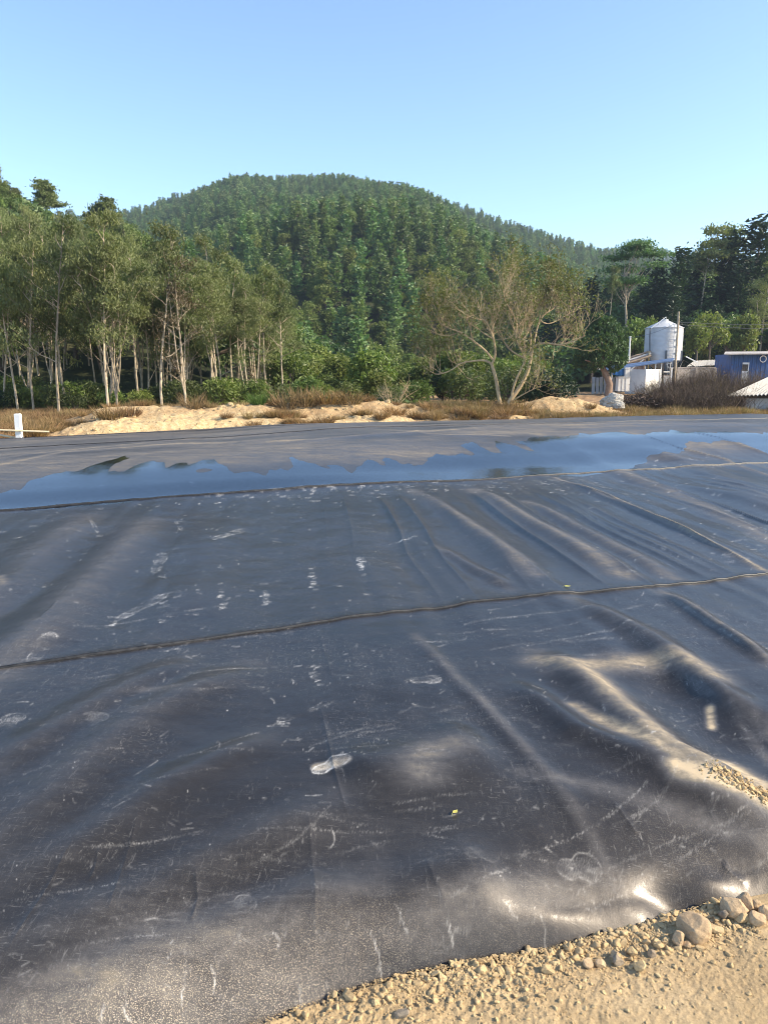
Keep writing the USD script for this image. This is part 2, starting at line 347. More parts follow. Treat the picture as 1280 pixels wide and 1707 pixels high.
def edge_near(a):
    return NEAR_B + 0.05 * np.sin(a * 1.7 + 0.6) + 0.025 * np.sin(a * 4.3) - 0.02 * sstep(a, 1.2, 1.8) - 0.055 * (1 - sstep(a, 0.0, 0.9))

def inside(x, y):
    """Signed distance-like value: metres inside the pond's rim, negative outside."""
    a, b = ab(x, y)
    far = FAR_B + 0.35 * np.sin(a * 0.25 + 1.0) - 0.07 * np.maximum(a - 6, 0)
    return np.minimum(np.minimum(b - edge_near(a), far - b), np.minimum(a - LEFT_A, RIGHT_A - a))

def rim(x, y):
    """Level of the bank, without small relief."""
    a, b = ab(x, y)
    return sstep(b, 4, 21) * (0.0 + 0.20 * sstep(a, -4, 6))

MOUNDS = [(150, 716, 21.5, 0.18, 1.2, 0.7), (225, 712, 24.0, 0.38, 2.0, 1.0), (80, 735, 20.3, 0.10, 0.8, 0.5), (660, 700, 26.3, 0.42, 1.5, 0.9), 
          (960, 690, 27.5, 0.50, 1.7, 0.9), (900, 690, 28.0, 0.35, 1.5, 0.9), (560, 705, 25.8, 0.30, 1.2, 0.8), (380, 712, 24.8, 0.25, 1.6, 0.9), (480, 705, 25.6, 0.30, 1.4, 0.8)]
_mounds = []
for px, py, y, h, sx, sy in MOUNDS:
    p = W(px, py, y)
    _mounds.append((p[0], p[1], h, sx, sy))

def ground_z(x, y):
    x, y = np.asarray(x, float), np.asarray(y, float)
    a, b = ab(x, y)
    z = rim(x, y)
    beyond = sstep(b, FAR_B, FAR_B + 4.5) * sstep(b, 6, 14)
    z = z + beyond * (0.06 + 0.10 * (1 - sstep(a, -4, 6)))
    wild = sstep(b, FAR_B - 0.2, FAR_B + 1.2)
    dd = b - (FAR_B + 0.35 * np.sin(a * 0.25 + 1.0) - 0.07 * np.maximum(a - 6, 0)) + 1.3 * (fbm2(x, y, 0.45, 4, 13) - 0.5)
    ledge = np.interp(a, [-6, -1.2, 0.0, 5.0, 5.6, 8.6, 9.4, 12.5, 14, 20], [0.04, 0.04, 0.24, 0.24, 0.15, 0.26, 0.12, 0.28, 0.1, 0.05])
    z = z + ledge * sstep(dd, 0.55, 1.15) * (1 - 0.9 * sstep(dd, 4, 9))
    z = z + wild * 0.10 * (fbm2(x, y, 2.6, 4, 14) - 0.5) + wild * 0.13 * (np.abs(fbm2(x, y * 0.6, 3.5, 4, 15) - 0.5) * 2 - 0.3)
    z = z + wild * 0.22 * (fbm2(x, y, 0.55, 4, 3) - 0.5)
    for mx, my, h, sx, sy in _mounds:
        z = z + wild * h * np.exp(-((x - mx) / sx) ** 2 - ((y - my) / sy) ** 2) * (0.75 + 0.5 * fbm2(x, y, 1.2, 3, 9))
    return z

def pond_z(x, y):
    """The ground sheet dips under the cover."""
    d = inside(x, y)
    return ground_z(x, y) - 0.9 * sstep(d, 0.02, 1.2) - 0.12 * sstep(d, 0.0, 0.05)

# hills: skyline (photograph pixels, of the soil under the trees), distance and foot
def skyline(pts):
    pts = np.array(pts, float)
    d = ray(pts[:, 0], pts[:, 1])
    return d[:, 0] / d[:, 1], d[:, 2] / d[:, 1]
SPUR = [(540, 318, 466), (610, 375, 403), (670, 450, 320), (705, 520, 230), (735, 590, 160)]
SPUR_XY = np.array([W(*s)[:2] for s in SPUR])
SPUR2 = [(400, 330, 459), (395, 420, 334), (440, 520, 208), (470, 600, 140)]
SPUR2_XY = np.array([W(*s)[:2] for s in SPUR2])
def poly_dist(x, y, line):
    best, side = np.full(np.shape(x), 1e9), np.zeros(np.shape(x))
    for (x0, y0), (x1, y1) in zip(line[:-1], line[1:]):
        dx, dy = x1 - x0, y1 - y0
        t = np.clip(((x - x0) * dx + (y - y0) * dy) / (dx * dx + dy * dy), 0, 1)
        d = np.hypot(x - x0 - t * dx, y - y0 - t * dy)
        best = np.minimum(best, d)
    return best

HILLS = {
    'left': dict(sky=skyline([(-900, 200), (-400, 235), (-150, 275), (0, 340), (50, 372), (100, 398), (150, 408), (220, 415), (300, 455), (400, 520), (500, 600), (600, 660), (2600, 700)]), R=105.0, foot=33.0, power=1.0, drop=0.4),
    'main': dict(sky=skyline([(-1200, 470), (-300, 400), (0, 385), (150, 372), (220, 366), (300, 340), (390, 316), (470, 314), (560, 314), (640, 330), (720, 342), (800, 368), (880, 396), (960, 420), (1040, 440), (1120, 455), (1300, 490), (1900, 560), (2600, 600)]), R=480.0, foot=105.0, power=1.12, drop=0.45),
    'right': dict(sky=skyline([(-900, 700), (860, 660), (940, 590), (1000, 545), (1060, 515), (1120, 500), (1180, 488), (1240, 478), (1300, 465), (1500, 410), (1900, 330), (2600, 280)]), R=118.0, foot=80.0, power=0.9, drop=0.25),
    'far': dict(sky=skyline([(-900, 700), (800, 560), (900, 470), (1000, 425), (1060, 418), (1110, 428), (1150, 440), (1200, 448), (1300, 440), (1500, 470), (2600, 600)]), R=760.0, foot=420.0, power=1.0, drop=0.3)}

def hill_z(which, x, y):
    h = HILLS[which]
    y = np.maximum(np.asarray(y, float), 1.0)
    u = np.clip(x / y, -4, 4)
    us, ts = h['sky']
    top = np.interp(u, us, ts) * h['R'] + CAM_H
    foot = h['foot'] + (20.0 * sstep(u, 0.22, 0.29) if which == 'main' else 0.0)
    s = (y - foot) / (h['R'] - foot)
    prof = np.where(s < 1, np.clip(s, 0, 1) ** h['power'], 1 - h['drop'] * (s - 1))
    z = top * prof
    fade = np.clip(s, 0, 1) * np.clip((1.0 - s) * 5, 0, 1)
    if which == 'main':
        z = z + 13.0 * np.exp(-(poly_dist(x, y, SPUR_XY) / 31.0) ** 2) * np.clip((1.02 - s) * 4, 0, 1) * np.clip(s * 6, 0, 1)
        z = z + 10.0 * np.exp(-(poly_dist(x, y, SPUR2_XY) / 28.0) ** 2) * np.clip((1.02 - s) * 4, 0, 1) * np.clip(s * 6, 0, 1)
        z = z + fade * 15.0 * (fbm2(x, y, 1 / 75.0, 3, 21) - 0.55)
    else:
        z = z + fade * h['R'] * 0.03 * (fbm2(x, y, 6.0 / h['R'], 3, 5) - 0.5)
    z = np.minimum(z, CAM_H + np.minimum(y, h['R']) * np.interp(u, us, ts))
    return np.where(s <= 0, -3.0 + 0 * z, z - 0.5)

def land_z(x, y):
    z = ground_z(x, y)
    for k in HILLS:
        z = np.maximum(z, hill_z(k, x, y))
    return z

# ground sheet
us = np.concatenate([-np.geomspace(6.0, 0.72, 50), np.linspace(-0.7, 0.7, 520), np.geomspace(0.72, 6.0, 50)])
ys = np.concatenate([np.linspace(2.2, 17.8, 40), np.linspace(18.0, 32.0, 260), np.linspace(32.2, 34.2, 8), np.geomspace(34.5, 5000, 90)])
Y, U = np.meshgrid(ys, us, indexing='ij')
X = U * Y
Z = pond_z(X, Y)
Z = Z - 0.35 * (1 - sstep(Y, 2.6, 4.0)) - 0.25 * sstep(inside(X, Y), -3.0, -0.3) * (1 - sstep(Y, 6, 12)) * (inside(X, Y) < 0)
sandy = np.clip((fbm2(X, Y, 0.28, 4, 31) - 0.5) * 5 + 0.15, 0, 1)
for mx, my, h, sx, sy in _mounds:
    sandy = np.maximum(sandy, 1.35 * np.exp(-((X - mx) / (sx * 1.05)) ** 2 - ((Y - my) / (sy * 1.25)) ** 2))
_a, _b = ab(X, Y)
_dd = _b - (FAR_B + 0.35 * np.sin(_a * 0.25 + 1.0) - 0.07 * np.maximum(_a - 6, 0)) + 1.3 * (fbm2(X, Y, 0.45, 4, 13) - 0.5)
sandy = np.maximum(sandy * 0.6, np.interp(_a, [-6, -1.2, 0.0, 4.6, 5.4, 6.0, 8.8, 9.4, 12.5, 14], [0.1, 0.2, 1.15, 1.1, 0.3, 1.0, 1.0, 0.3, 0.75, 0.1]) * sstep(_dd, 0.1, 0.5) * (1 - sstep(_dd, 1.6, 2.8)))
sandy = np.maximum(sandy, 0.8 * np.exp(-((_b - FAR_B - 0.15) / 0.4) ** 2)) * (1 - 0.9 * sstep(Y, 31, 38))
paint = np.stack([np.clip(sandy, 0, 1), np.zeros_like(X), np.zeros_like(X)], -1).reshape(-1, 3)
def grid_faces(nr, nc):
    i = np.arange(nr * nc).reshape(nr, nc)
    return np.stack([i[:-1, :-1], i[:-1, 1:], i[1:, 1:], i[1:, :-1]], -1).reshape(-1, 4)
def grid_normals(X, Y, Z):
    P = np.stack([X, Y, Z], -1)
    n = np.cross(np.gradient(P, axis=1), np.gradient(P, axis=0))
    n /= np.maximum(np.linalg.norm(n, axis=-1, keepdims=True), 1e-12)
    n[n[..., 2] < 0] *= -1
    return n
# close the sheet behind the camera
Vg = np.stack([X, Y, Z], -1).reshape(-1, 3)
Fg = grid_faces(*X.shape)
back = np.array([[-4000, -4000, -0.35], [4000, -4000, -0.35]])
row0 = np.arange(len(us))
left, right = np.arange(len(ys)) * len(us), np.arange(len(ys)) * len(us) + len(us) - 1
n0 = len(Vg)
extra = [[row0[k], n0 if k < len(us) // 2 else n0 + 1, row0[k + 1]] for k in range(len(us) - 1)] + [[row0[len(us) // 2], n0, n0 + 1]]
extra += [[left[k], left[k + 1], n0] for k in range(len(ys) - 1)] + [[right[k], n0 + 1, right[k + 1]] for k in range(len(ys) - 1)]
Fg = np.vstack([Fg[:, [0, 1, 2]], Fg[:, [0, 2, 3]], np.array(extra)])
g = put_mesh('/World/ground', np.vstack([Vg, back]), Fg, M['ground'], normals=np.vstack([grid_normals(X, Y, Z).reshape(-1, 3), [[0, 0, 1.0]] * 2]), paint=np.vstack([paint, [[0.3, 0, 0]] * 2]))
tag(g, 'brown and sandy earth around the pond and under the trees', 'ground', kind='structure')

def hill_mesh(which, name, label, y0, y1, umin, umax, ny, nu):
    us, ys = np.linspace(umin, umax, nu), np.geomspace(y0, y1, ny)
    Y, U = np.meshgrid(ys, us, indexing='ij')
    X = U * Y
    Z = hill_z(which, X, Y)
    h = put_mesh('/World/' + name, np.stack([X, Y, Z], -1).reshape(-1, 3), grid_faces(ny, nu), M['forest_floor'], normals=grid_normals(X, Y, Z).reshape(-1, 3))
    tag(h, label, 'hill', kind='structure')
hill_mesh('left', 'hill', 'wooded slope rising behind the eucalyptus grove on the left', 32.5, 190, -1.6, 0.05, 60, 90)
hill_mesh('main', 'hill_001', 'long forested mountain filling the middle of the view', 104, 780, -1.3, 1.2, 110, 160)
hill_mesh('right', 'hill_002', 'dark wooded slope behind the farm buildings on the right', 79, 220, 0.15, 1.6, 50, 70)
hill_mesh('far', 'hill_003', 'far bluish hill showing in the saddle right of the mountain', 415, 1300, 0.05, 1.1, 40, 60)

# ------------------------------------------------------------------ near soil bank
def soil_z(x, y):
    d = inside(x, y)
    a, b = ab(x, y)
    lump = fbm2(x, y, 9.0, 3, 41)
    z = 0.012 * (fbm2(x, y, 2.0, 3, 4) - 0.5) + 0.0
    crumb = sstep(d, -0.55, -0.08) * (0.35 + 0.65 * sstep(a, -0.6, 0.4)) * (1 - 0.5 * sstep(a, 0.9, 1.3))
    z = z + crumb * (0.025 + 0.035 * (lump - 0.5) + 0.016 * (fbm2(x, y, 26.0, 4, 42) - 0.5)) + (0.003 + 0.006 * crumb) * (fbm2(x, y, 90.0, 3, 43) - 0.5) * 1.6
    heap = np.exp(-((x - 1.32) / 0.42) ** 2 - ((y - 2.16) / 0.24) ** 2)
    z = z + 0.02 * heap * (0.7 + 0.6 * lump)
    return z
xs = np.concatenate([np.linspace(-6, -1.0, 60)[:-1], np.linspace(-1.0, 1.7, 720), np.linspace(1.7, 6, 60)[1:]])
ts = np.concatenate([np.linspace(-3.5, -0.95, 30)[:-1], np.linspace(-0.95, 0.16, 330)])     # distance inside the rim
A_, T_ = np.meshgrid(xs, ts)
B_ = edge_near(A_) + T_
X, Y = A_ * E1[0] + B_ * E2[0], A_ * E1[1] + B_ * E2[1]
wob = 0.07 * (fbm2(X, Y, 5.0, 4, 51) - 0.5) + 0.03 * (fbm2(X, Y, 22.0, 3, 52) - 0.5)
Zs = soil_z(X, Y) - 0.5 * np.maximum(T_ + wob, 0) ** 1.0 * 3.0 - 0.2 * sstep(-T_, 2.4, 3.5)
s = put_mesh('/World/soil_bank', np.stack([X, Y, Zs], -1).reshape(-1, 3), grid_faces(*X.shape), M['near_soil'], normals=grid_normals(X, Y, Zs).reshape(-1, 3))
tag(s, 'strip of crumbly yellow earth at the near rim of the pond', 'soil', kind='structure')

# ------------------------------------------------------------------ the pond cover
PROF_B = [1.4, 1.60, 1.68, 1.76, 1.86, 1.98, 2.2, 2.8, 3.6, 5.0, 7.0, 8.7, 9.6, 10.5, 11.5, 13.0, 15.0, 17.0, 18.5, 20.0, 21.0, 21.7, 22.0, 30]
PROF_Z = [-0.20, -0.11, -0.03, 0.070, 0.145, 0.180, 0.205, 0.240, 0.262, 0.272, 0.300, 0.350, 0.470, 0.580, 0.655, 0.690, 0.660, 0.580, 0.490, 0.365, 0.22, 0.02, -0.05, -0.3]
from scipy.interpolate import PchipInterpolator
_prof = PchipInterpolator(PROF_B, PROF_Z)
PROF2_Z = [-0.20, -0.11, -0.03, 0.070, 0.145, 0.180, 0.205, 0.240, 0.262, 0.272, 0.285, 0.312, 0.385, 0.530, 0.690, 0.795, 0.785, 0.695, 0.575, 0.420, 0.25, 0.02, -0.05, -0.3]
_prof2 = PchipInterpolator(PROF_B, PROF2_Z)
def cover_base(x, y):
    a, b = ab(x, y)
    shift = b - (edge_near(a) - NEAR_B) * np.exp(-np.maximum(b - 1.6, 0) / 0.8)
    z = _prof(np.clip(shift, 1.4, 30))
    z = z + (_prof2(np.clip(shift, 1.4, 30)) - z) * sstep(a, 1.5, 5.0)
    gain = 0.62 + 0.32 * sstep(a, -7, 4)
    gain = gain * sstep(a, LEFT_A - 0.2, LEFT_A + 3) * sstep(-a, -RIGHT_A - 0.2, -RIGHT_A + 3)
    z = np.where(z > 0, z * (1 + (gain - 1) * sstep(b, 2.2, 6)), z)
    return z + rim(x, y) * sstep(b, 18.5, 21.4) * 0.9

def cast(px, py, zf=cover_base):
    """Where the view rays of photograph pixels meet the smooth cover."""
    d = ray(px, py).reshape(-1, 3)
    tt = np.concatenate([np.arange(1.2, 6, 0.08), np.arange(6, 30, 0.25)])
    p = d[:, None, :] * tt[None, :, None]
    gap = p[..., 2] + CAM_H - zf(p[..., 0], p[..., 1])
    hit = gap < 0
    k = np.where(hit.any(1), hit.argmax(1), gap.argmin(1))
    lo, hi = tt[np.maximum(k - 1, 0)], tt[k]
    for _ in range(12):
        mid = (lo + hi) / 2
        q = d * mid[:, None]
        below = q[:, 2] + CAM_H < zf(q[:, 0], q[:, 1])
        hi, lo = np.where(below, mid, hi), np.where(below, lo, mid)
    return (d * hi[:, None])[:, :2]

def folds(defs):
    out = []
    for pts, w, h, skew in defs:
        out.append((cast([p[0] for p in pts], [p[1] for p in pts]), w, h * (1.7 if min(p[1] for p in pts) > 780 else 0.75), skew))
    return out
FOLDS = folds([
    # (photograph points, half width m, height m, sharpness of the crest)
    ([(925, 796), (1010, 832), (1130, 888), (1300, 968)], 0.055, 0.024, 1),
    ([(900, 722), (960, 750), (1040, 788), (1160, 840), (1300, 905)], 0.16, 0.060, 0),
    ([(1040, 718), (1130, 745), (1210, 765), (1300, 800)], 0.07, 0.035, 1),
    ([(1130, 716), (1200, 730), (1300, 762)], 0.08, 0.035, 1),
    ([(960, 724), (1060, 745), (1150, 770), (1300, 850)], 0.28, 0.075, 0),
    ([(690, 818), (780, 880), (900, 965)], 0.10, 0.026, 0),
    ([(790, 815), (880, 872), (1050, 962)], 0.13, 0.042, 0),
    ([(880, 835), (980, 890), (1130, 965)], 0.09, 0.024, 0),
    ([(730, 915), (800, 955), (860, 985)], 0.06, 0.018, 0),
    ([(1100, 985), (1190, 1045), (1300, 1115)], 0.055, 0.026, 0),
    ([(960, 1000), (1070, 1060), (1200, 1150), (1300, 1215)], 0.09, 0.032, 0),
    ([(690, 1050), (760, 1130), (880, 1255), (1020, 1450)], 0.045, 0.006, 0),
    ([(900, 1085), (990, 1150), (1100, 1250), (1300, 1350)], 0.10, 0.033, 0),
    ([(850, 1130), (960, 1220), (1120, 1300), (1300, 1390)], 0.08, 0.020, 0),
    ([(255, 868), (180, 940), (70, 1060), (-20, 1140)], 0.20, 0.034, 0),
    ([(150, 860), (60, 930), (-40, 1030)], 0.22, 0.030, 0),
    ([(360, 860), (330, 960), (290, 1070)], 0.22, 0.016, 0),
    ([(420, 1105), (250, 1190), (80, 1330), (-30, 1420)], 0.14, 0.018, 0),
    ([(470, 1215), (300, 1300), (150, 1400), (0, 1480)], 0.10, 0.014, 0),
    ([(330, 1090), (150, 1180), (-20, 1290)], 0.11, 0.014, 0),
    ([(640, 1460), (430, 1520), (250, 1610), (60, 1700)], 0.09, 0.016, 0),
    ([(600, 1320), (420, 1400), (200, 1510), (0, 1590)], 0.10, 0.014, 0),
    ([(0, 775), (110, 752), (300, 738), (520, 733), (760, 715)], 0.16, 0.030, 1),
    ([(-20, 765), (150, 745), (330, 728)], 0.14, 0.028, 1),
    ([(600, 712), (720, 722), (850, 726)], 0.10, 0.020, 1),
    ([(700, 716), (900, 707), (1100, 706), (1300, 704)], 0.25, 0.05, 0),
    ([(560, 1290), (760, 1270), (800, 1230)], 0.16, 0.020, 0),
])
_r = np.random.default_rng(12)
_small = []
for _ in range(14):              # short crisp creases
    qx, qy = _r.uniform(20, 1260), 830 + 640 * _r.random() ** 0.8
    dx, dy = (qx - 500) + _r.normal(0, 120), (qy - 630)
    n_ = math.hypot(dx, dy)
    L_ = _r.uniform(30, 150) * (0.5 + (qy - 630) / 600)
    pts_ = [(qx, qy), (qx + dx / n_ * L_ * 0.5 + _r.normal(0, 6), qy + dy / n_ * L_ * 0.5), (qx + dx / n_ * L_, qy + dy / n_ * L_)]
    _small.append((pts_, _r.uniform(0.010, 0.028), _r.uniform(0.0015, 0.0035), 1))
FOLDS += folds(_small)
HOLLOWS = []
for px, py, sx, sy, dep in ((1120, 1150, 0.22, 0.30, 0.055), (1230, 1230, 0.20, 0.22, 0.05), (1000, 745, 1.6, 0.9, 0.03), (720, 1420, 0.35, 0.22, 0.02), (350, 1480, 0.4, 0.25, 0.02), (1135, 1512, 0.11, 0.06, 0.045), (1185, 1475, 0.10, 0.05, -0.018), (960, 1560, 0.25, 0.05, -0.012)):
    c = cast([px], [py])[0]
    HOLLOWS.append((c, sx, sy, dep))

_rimwave = PchipInterpolator([-0.6, 0.3, 0.95, 1.1, 1.25, 1.4, 1.6, 2.4], [0, 0.01, 0.05, 0.012, -0.016, -0.033, -0.042, 0])
def cover_detail(x, y):
    """Folds and sag of the sheet."""
    a, b = ab(x, y)
    wx, wy = x + 0.10 * (fbm2(x, y, 0.9, 3, 61) - 0.5), y + 0.10 * (fbm2(x, y, 0.9, 3, 62) - 0.5)
    z = np.zeros_like(x)
    for line, w, h, sharp in FOLDS:
        lo, hi = line.min(0) - 4 * w - 0.3, line.max(0) + 4 * w + 0.3
        m = (x > lo[0]) & (x < hi[0]) & (y > lo[1]) & (y < hi[1])
        if not m.any():
            continue
        xm, ym = wx[m], wy[m]
        d = poly_dist(xm, ym, line)
        seg = np.concatenate([[0], np.cumsum(np.hypot(*np.diff(line, axis=0).T))])
        e = (line[-1] - line[0]) / np.linalg.norm(line[-1] - line[0])
        t = ((xm - line[0, 0]) * e[0] + (ym - line[0, 1]) * e[1]) / seg[-1]
        env = sstep(t, -0.02, 0.22) * sstep(-t, -1.02, -0.78)
        shape = np.exp(-d / (0.7 * w)) if sharp else np.exp(-(d / w) ** 2)
        am, bm = ab(xm, ym)
        calm = 1 - 0.75 * np.exp(-((bm - seam_b(0, am)) / 0.22) ** 2) - 0.75 * np.exp(-((bm - seam_b(1, am)) / 0.3) ** 2)
        z[m] += h * env * shape * calm
    for c, sx, sy, dep in HOLLOWS:
        z -= dep * np.exp(-((x - c[0]) / sx) ** 2 - ((y - c[1]) / sy) ** 2)
    # long soft wrinkles running away from the rim, and slack
    k = (x + 0.10 * y) + 0.25 * (fbm2(x, y, 0.5, 2, 63) - 0.5)
    band = fbm2(k * 2.6, y * 0.16, 1.0, 3, 64) - 0.5
    z += 0.085 * band * sstep(b, 2.2, 4.0) * (0.35 + 0.65 * sstep(a, -0.5, 2.0)) * (1 - 0.65 * sstep(b, 8.2, 9.5))
    z += -0.035 * sstep(b, 11, 14)
    rid = 1 - np.abs(2 * fbm2(k * 3.2, y * 0.14, 1.0, 2, 69) - 1) * 1.6
    z += 0.034 * np.clip(rid, 0, 1) ** 3 * sstep(b, 3.8, 5.0) * sstep(-b, -8.6, -7.4) * sstep(a, 1.5, 3.0)
    z += 0.022 * (fbm2(x, y, 1.6, 3, 65) - 0.5) * (1 - 0.6 * sstep(b, 8.2, 9.5)) + 0.007 * (fbm2(x, y, 6.0, 3, 66) - 0.5) + 0.0016 * (fbm2(x, y, 26.0, 2, 67) - 0.5)
    near = np.exp(-((b - 1.95) / 0.20) ** 2)
    z += near * 0.035 * (fbm2(a * 3.2, b * 1.2, 1.0, 3, 68) - 0.5)
    z += _rimwave(np.clip(a, -0.6, 2.4)) * np.exp(-((b - 1.84) / 0.17) ** 2)
    return z * sstep(inside(x, y), -0.04, 0.10)

def seam_b(k, a):
    base = (4.0 + 0.17 * np.exp(-((a - 1.9) / 1.7) ** 2), 8.79 + 0.06 * (np.clip(a, -1, 8) + 1), 14.1, 19.2)[k]
    return base + 0.03 * np.sin(a * 0.5 + k) + 0.012 * np.sin(a * 1.9 + 2 * k)

def cover_z(x, y):
    a, b = ab(x, y)
    z = cover_base(x, y) + cover_detail(x, y)
    for k in range(4):                      # welded laps pucker the sheet slightly
        z += 0.008 * np.exp(-np.abs(b - seam_b(k, a)) / 0.05)
    return z

drop = 1.25
py = np.concatenate([np.arange(1900, 900, -1.6), np.arange(900, 800, -1.1), np.arange(800, 686, -0.55)])
rv = ray(np.full(len(py), 640.0), py)
yr = -drop * rv[:, 1] / rv[:, 2]
yr = np.concatenate([np.linspace(0.15, yr[0], 20)[:-1], yr])
ys = yr[yr < 40]
FINE0, FINE1, NF = -0.60, 0.60, 930
us = np.concatenate([-np.geomspace(7.0, 0.612, 45), np.linspace(FINE0, FINE1, NF), np.geomspace(0.612, 7.0, 45)])
Y, U = np.meshgrid(ys, us, indexing='ij')
X = U * Y
Zc = cover_z(X, Y)
D = inside(X, Y)
NR, NC = X.shape
LAYER = {k: np.zeros((NR, NC)) for k in ('dust', 'scuff', 'grain')}
rng = np.random.default_rng(5)

def splat(layer, x, y, val):
    x, y = np.asarray(x, float), np.asarray(y, float)
    r = np.interp(y, ys, np.arange(NR))
    c = np.interp(x / np.maximum(y, 1e-3), us, np.arange(NC))
    i, j = np.floor(r).astype(int), np.floor(c).astype(int)
    ok = (i >= 0) & (i < NR - 1) & (j >= 0) & (j < NC - 1)
    i, j, fr, fc, v = i[ok], j[ok], (r - np.floor(r))[ok], (c - np.floor(c))[ok], np.broadcast_to(val, x.shape)[ok]
    for di in (0, 1):
        for dj in (0, 1):
            np.maximum.at(LAYER[layer], (i + di, j + dj), v * np.where(di, fr, 1 - fr) * np.where(dj, fc, 1 - fc) * 1.8)

def stroke(x, y, ang, length, val, bend=0.0, n=40, jitter=0.0):
    t = np.linspace(0, 1, n)
    a = ang + bend * t
    px, py = x + np.cumsum(np.cos(a)) * length / n, y + np.cumsum(np.sin(a)) * length / n
    if jitter:
        px, py = px + rng.normal(0, jitter, n), py + rng.normal(0, jitter, n)
    splat('scuff', px, py, val * rng.uniform(0.3, 1, n))

# scuffs in clusters, mostly lying along the weld direction or along walking lines
clusters = []
for _ in range(130):
    py_ = 1600 - 790 * rng.random() ** 0.75
    clusters.append((rng.uniform(-20, 1300), py_))
pts = cast([c[0] for c in clusters], [c[1] for c in clusters])
for (cx, cy), (px_, py_) in zip(pts, clusters):
    n = rng.integers(2, 12)
    base = rng.choice([0.35, 0.35, 1.2, 1.8, -0.5])
    strong = rng.uniform(0.10, 0.5)
    for _ in range(n):
        x, y = cx + rng.normal(0, 0.10 + 0.03 * cy), cy + rng.normal(0, 0.06 + 0.03 * cy)
        stroke(x, y, base + rng.normal(0, 0.35), rng.gamma(1.6, 0.014) * (1 + cy * 0.10), strong * rng.uniform(0.3, 1.0), rng.normal(0, 0.6))
for _ in range(70):          # long faint drag lines
    px_, py_ = rng.uniform(0, 1280), rng.uniform(1000, 1600)
    x, y = cast([px_], [py_])[0]
    stroke(x, y, 0.35 + rng.normal(0, 0.25), rng.uniform(0.2, 0.9), rng.uniform(0.10, 0.32), rng.normal(0, 0.3), 160, 0.003)
for _ in range(500):         # single specks
    px_, py_ = rng.uniform(-10, 1290), rng.uniform(830, 1640)
    d = ray(px_, py_); t = -(CAM_H - 0.3) / d[2]
    splat('scuff', [d[0] * t], [d[1] * t], rng.uniform(0.1, 0.75) ** 1.5)
for x0, y0, n, sx, sy in ((640, 812, 900, 300, 8), (760, 805, 500, 120, 6), (420, 830, 300, 160, 6), (980, 800, 160, 60, 12), (1150, 770, 120, 50, 6),
                          (1200, 850, 160, 60, 40), (1240, 905, 260, 50, 25), (1100, 850, 140, 90, 30)):          # pale crust below the upper weld
    p_x, p_y = rng.normal(x0, sx, n // 4), rng.normal(y0, sy, n // 4)
    pp = cast(p_x, p_y)
    for x, y in pp:
        stroke(x, y, 0.35 + rng.normal(0, 0.4), rng.gamma(2, 0.02), rng.uniform(0.15, 0.6), rng.normal(0, 0.4), 30)

def shoe(px0, py0, px1, py1, width=0.10, val=0.8, tread=True, fill=0.0):
    val *= 0.55
    """A dusty shoe print from heel pixel to toe pixel."""
    (x0, y0), (x1, y1) = cast([px0, px1], [py0, py1])
    L = math.hypot(x1 - x0, y1 - y0)
    e = np.array([x1 - x0, y1 - y0]) / L
    nrm = np.array([-e[1], e[0]])
    t = np.linspace(0, 2 * np.pi, 700)
    s = 0.5 - 0.5 * np.cos(t)
    half = width / 2 * np.clip(np.sin(np.pi * np.clip(s, 0.0, 1)) ** 0.45, 0, 1) * (0.78 + 0.30 * s - 0.34 * np.exp(-((s - 0.42) / 0.15) ** 2))
    q = np.outer(s * L, e) + np.outer(half * np.sign(np.sin(t)), nrm) + [x0, y0]
    splat('scuff', q[:, 0], q[:, 1], val * rng.uniform(0.35, 1.0, len(q)))
    if tread:
        for k in np.linspace(0.06, 0.94, 15):
            hw = width / 2 * 0.8 * (0.78 + 0.3 * k - 0.34 * math.exp(-((k - 0.42) / 0.15) ** 2))
            w = np.linspace(-hw, hw, 50)
            q = np.array([x0, y0]) + e * (k * L) + np.outer(w, nrm) + np.outer(0.006 * np.sin(w * 220), e)
            splat('scuff', q[:, 0], q[:, 1], val * 0.5 * (rng.random(50) < 0.45))
shoe(192, 1035, 278, 995, 0.10, 0.85)
shoe(258, 956, 272, 924, 0.11, 0.8)
shoe(50, 1108, 88, 1066, 0.11, 0.8)
shoe(355, 903, 410, 880, 0.10, 0.8)
shoe(148, 865, 163, 888, 0.03, 0.6, False, 0)
shoe(292, 868, 304, 886, 0.03, 0.8, False, 0)
shoe(684, 1136, 735, 1134, 0.09, 0.7)
shoe(372, 1520, 425, 1500, 0.10, 0.5)
shoe(930, 1440, 1000, 1425, 0.10, 0.45)
shoe(775, 1430, 830, 1425, 0.09, 0.35)
shoe(140, 1215, 175, 1195, 0.10, 0.35)
shoe(5, 1215, 30, 1190, 0.11, 0.7)
shoe(521, 1287, 581, 1268, 0.085, 1.5)
for px0, py0, px1, py1 in ((270, 1000, 268, 1040), (365, 980, 368, 1030), (438, 985, 440, 1010), (515, 945, 522, 985), (598, 930, 602, 960), (185, 1030, 183, 1062), (520, 1110, 530, 1150), (455, 1210, 470, 1190), (650, 905, 690, 895)):
    (x0, y0), (x1, y1) = cast([px0, px1], [py0, py1])
    for _ in range(14):
        t = rng.random()
        stroke(x0 + (x1 - x0) * t + rng.normal(0, 0.012), y0 + (y1 - y0) * t, 0.35 + rng.normal(0, 0.4), 0.03, rng.uniform(0.3, 0.8))
LAYER['scuff'] *= np.clip(fbm2(X, Y, 11.0, 4, 79) * 4.5 - 1.7, 0.04, 1.0)
for k in ('scuff',):
    LAYER[k] = LAYER[k]

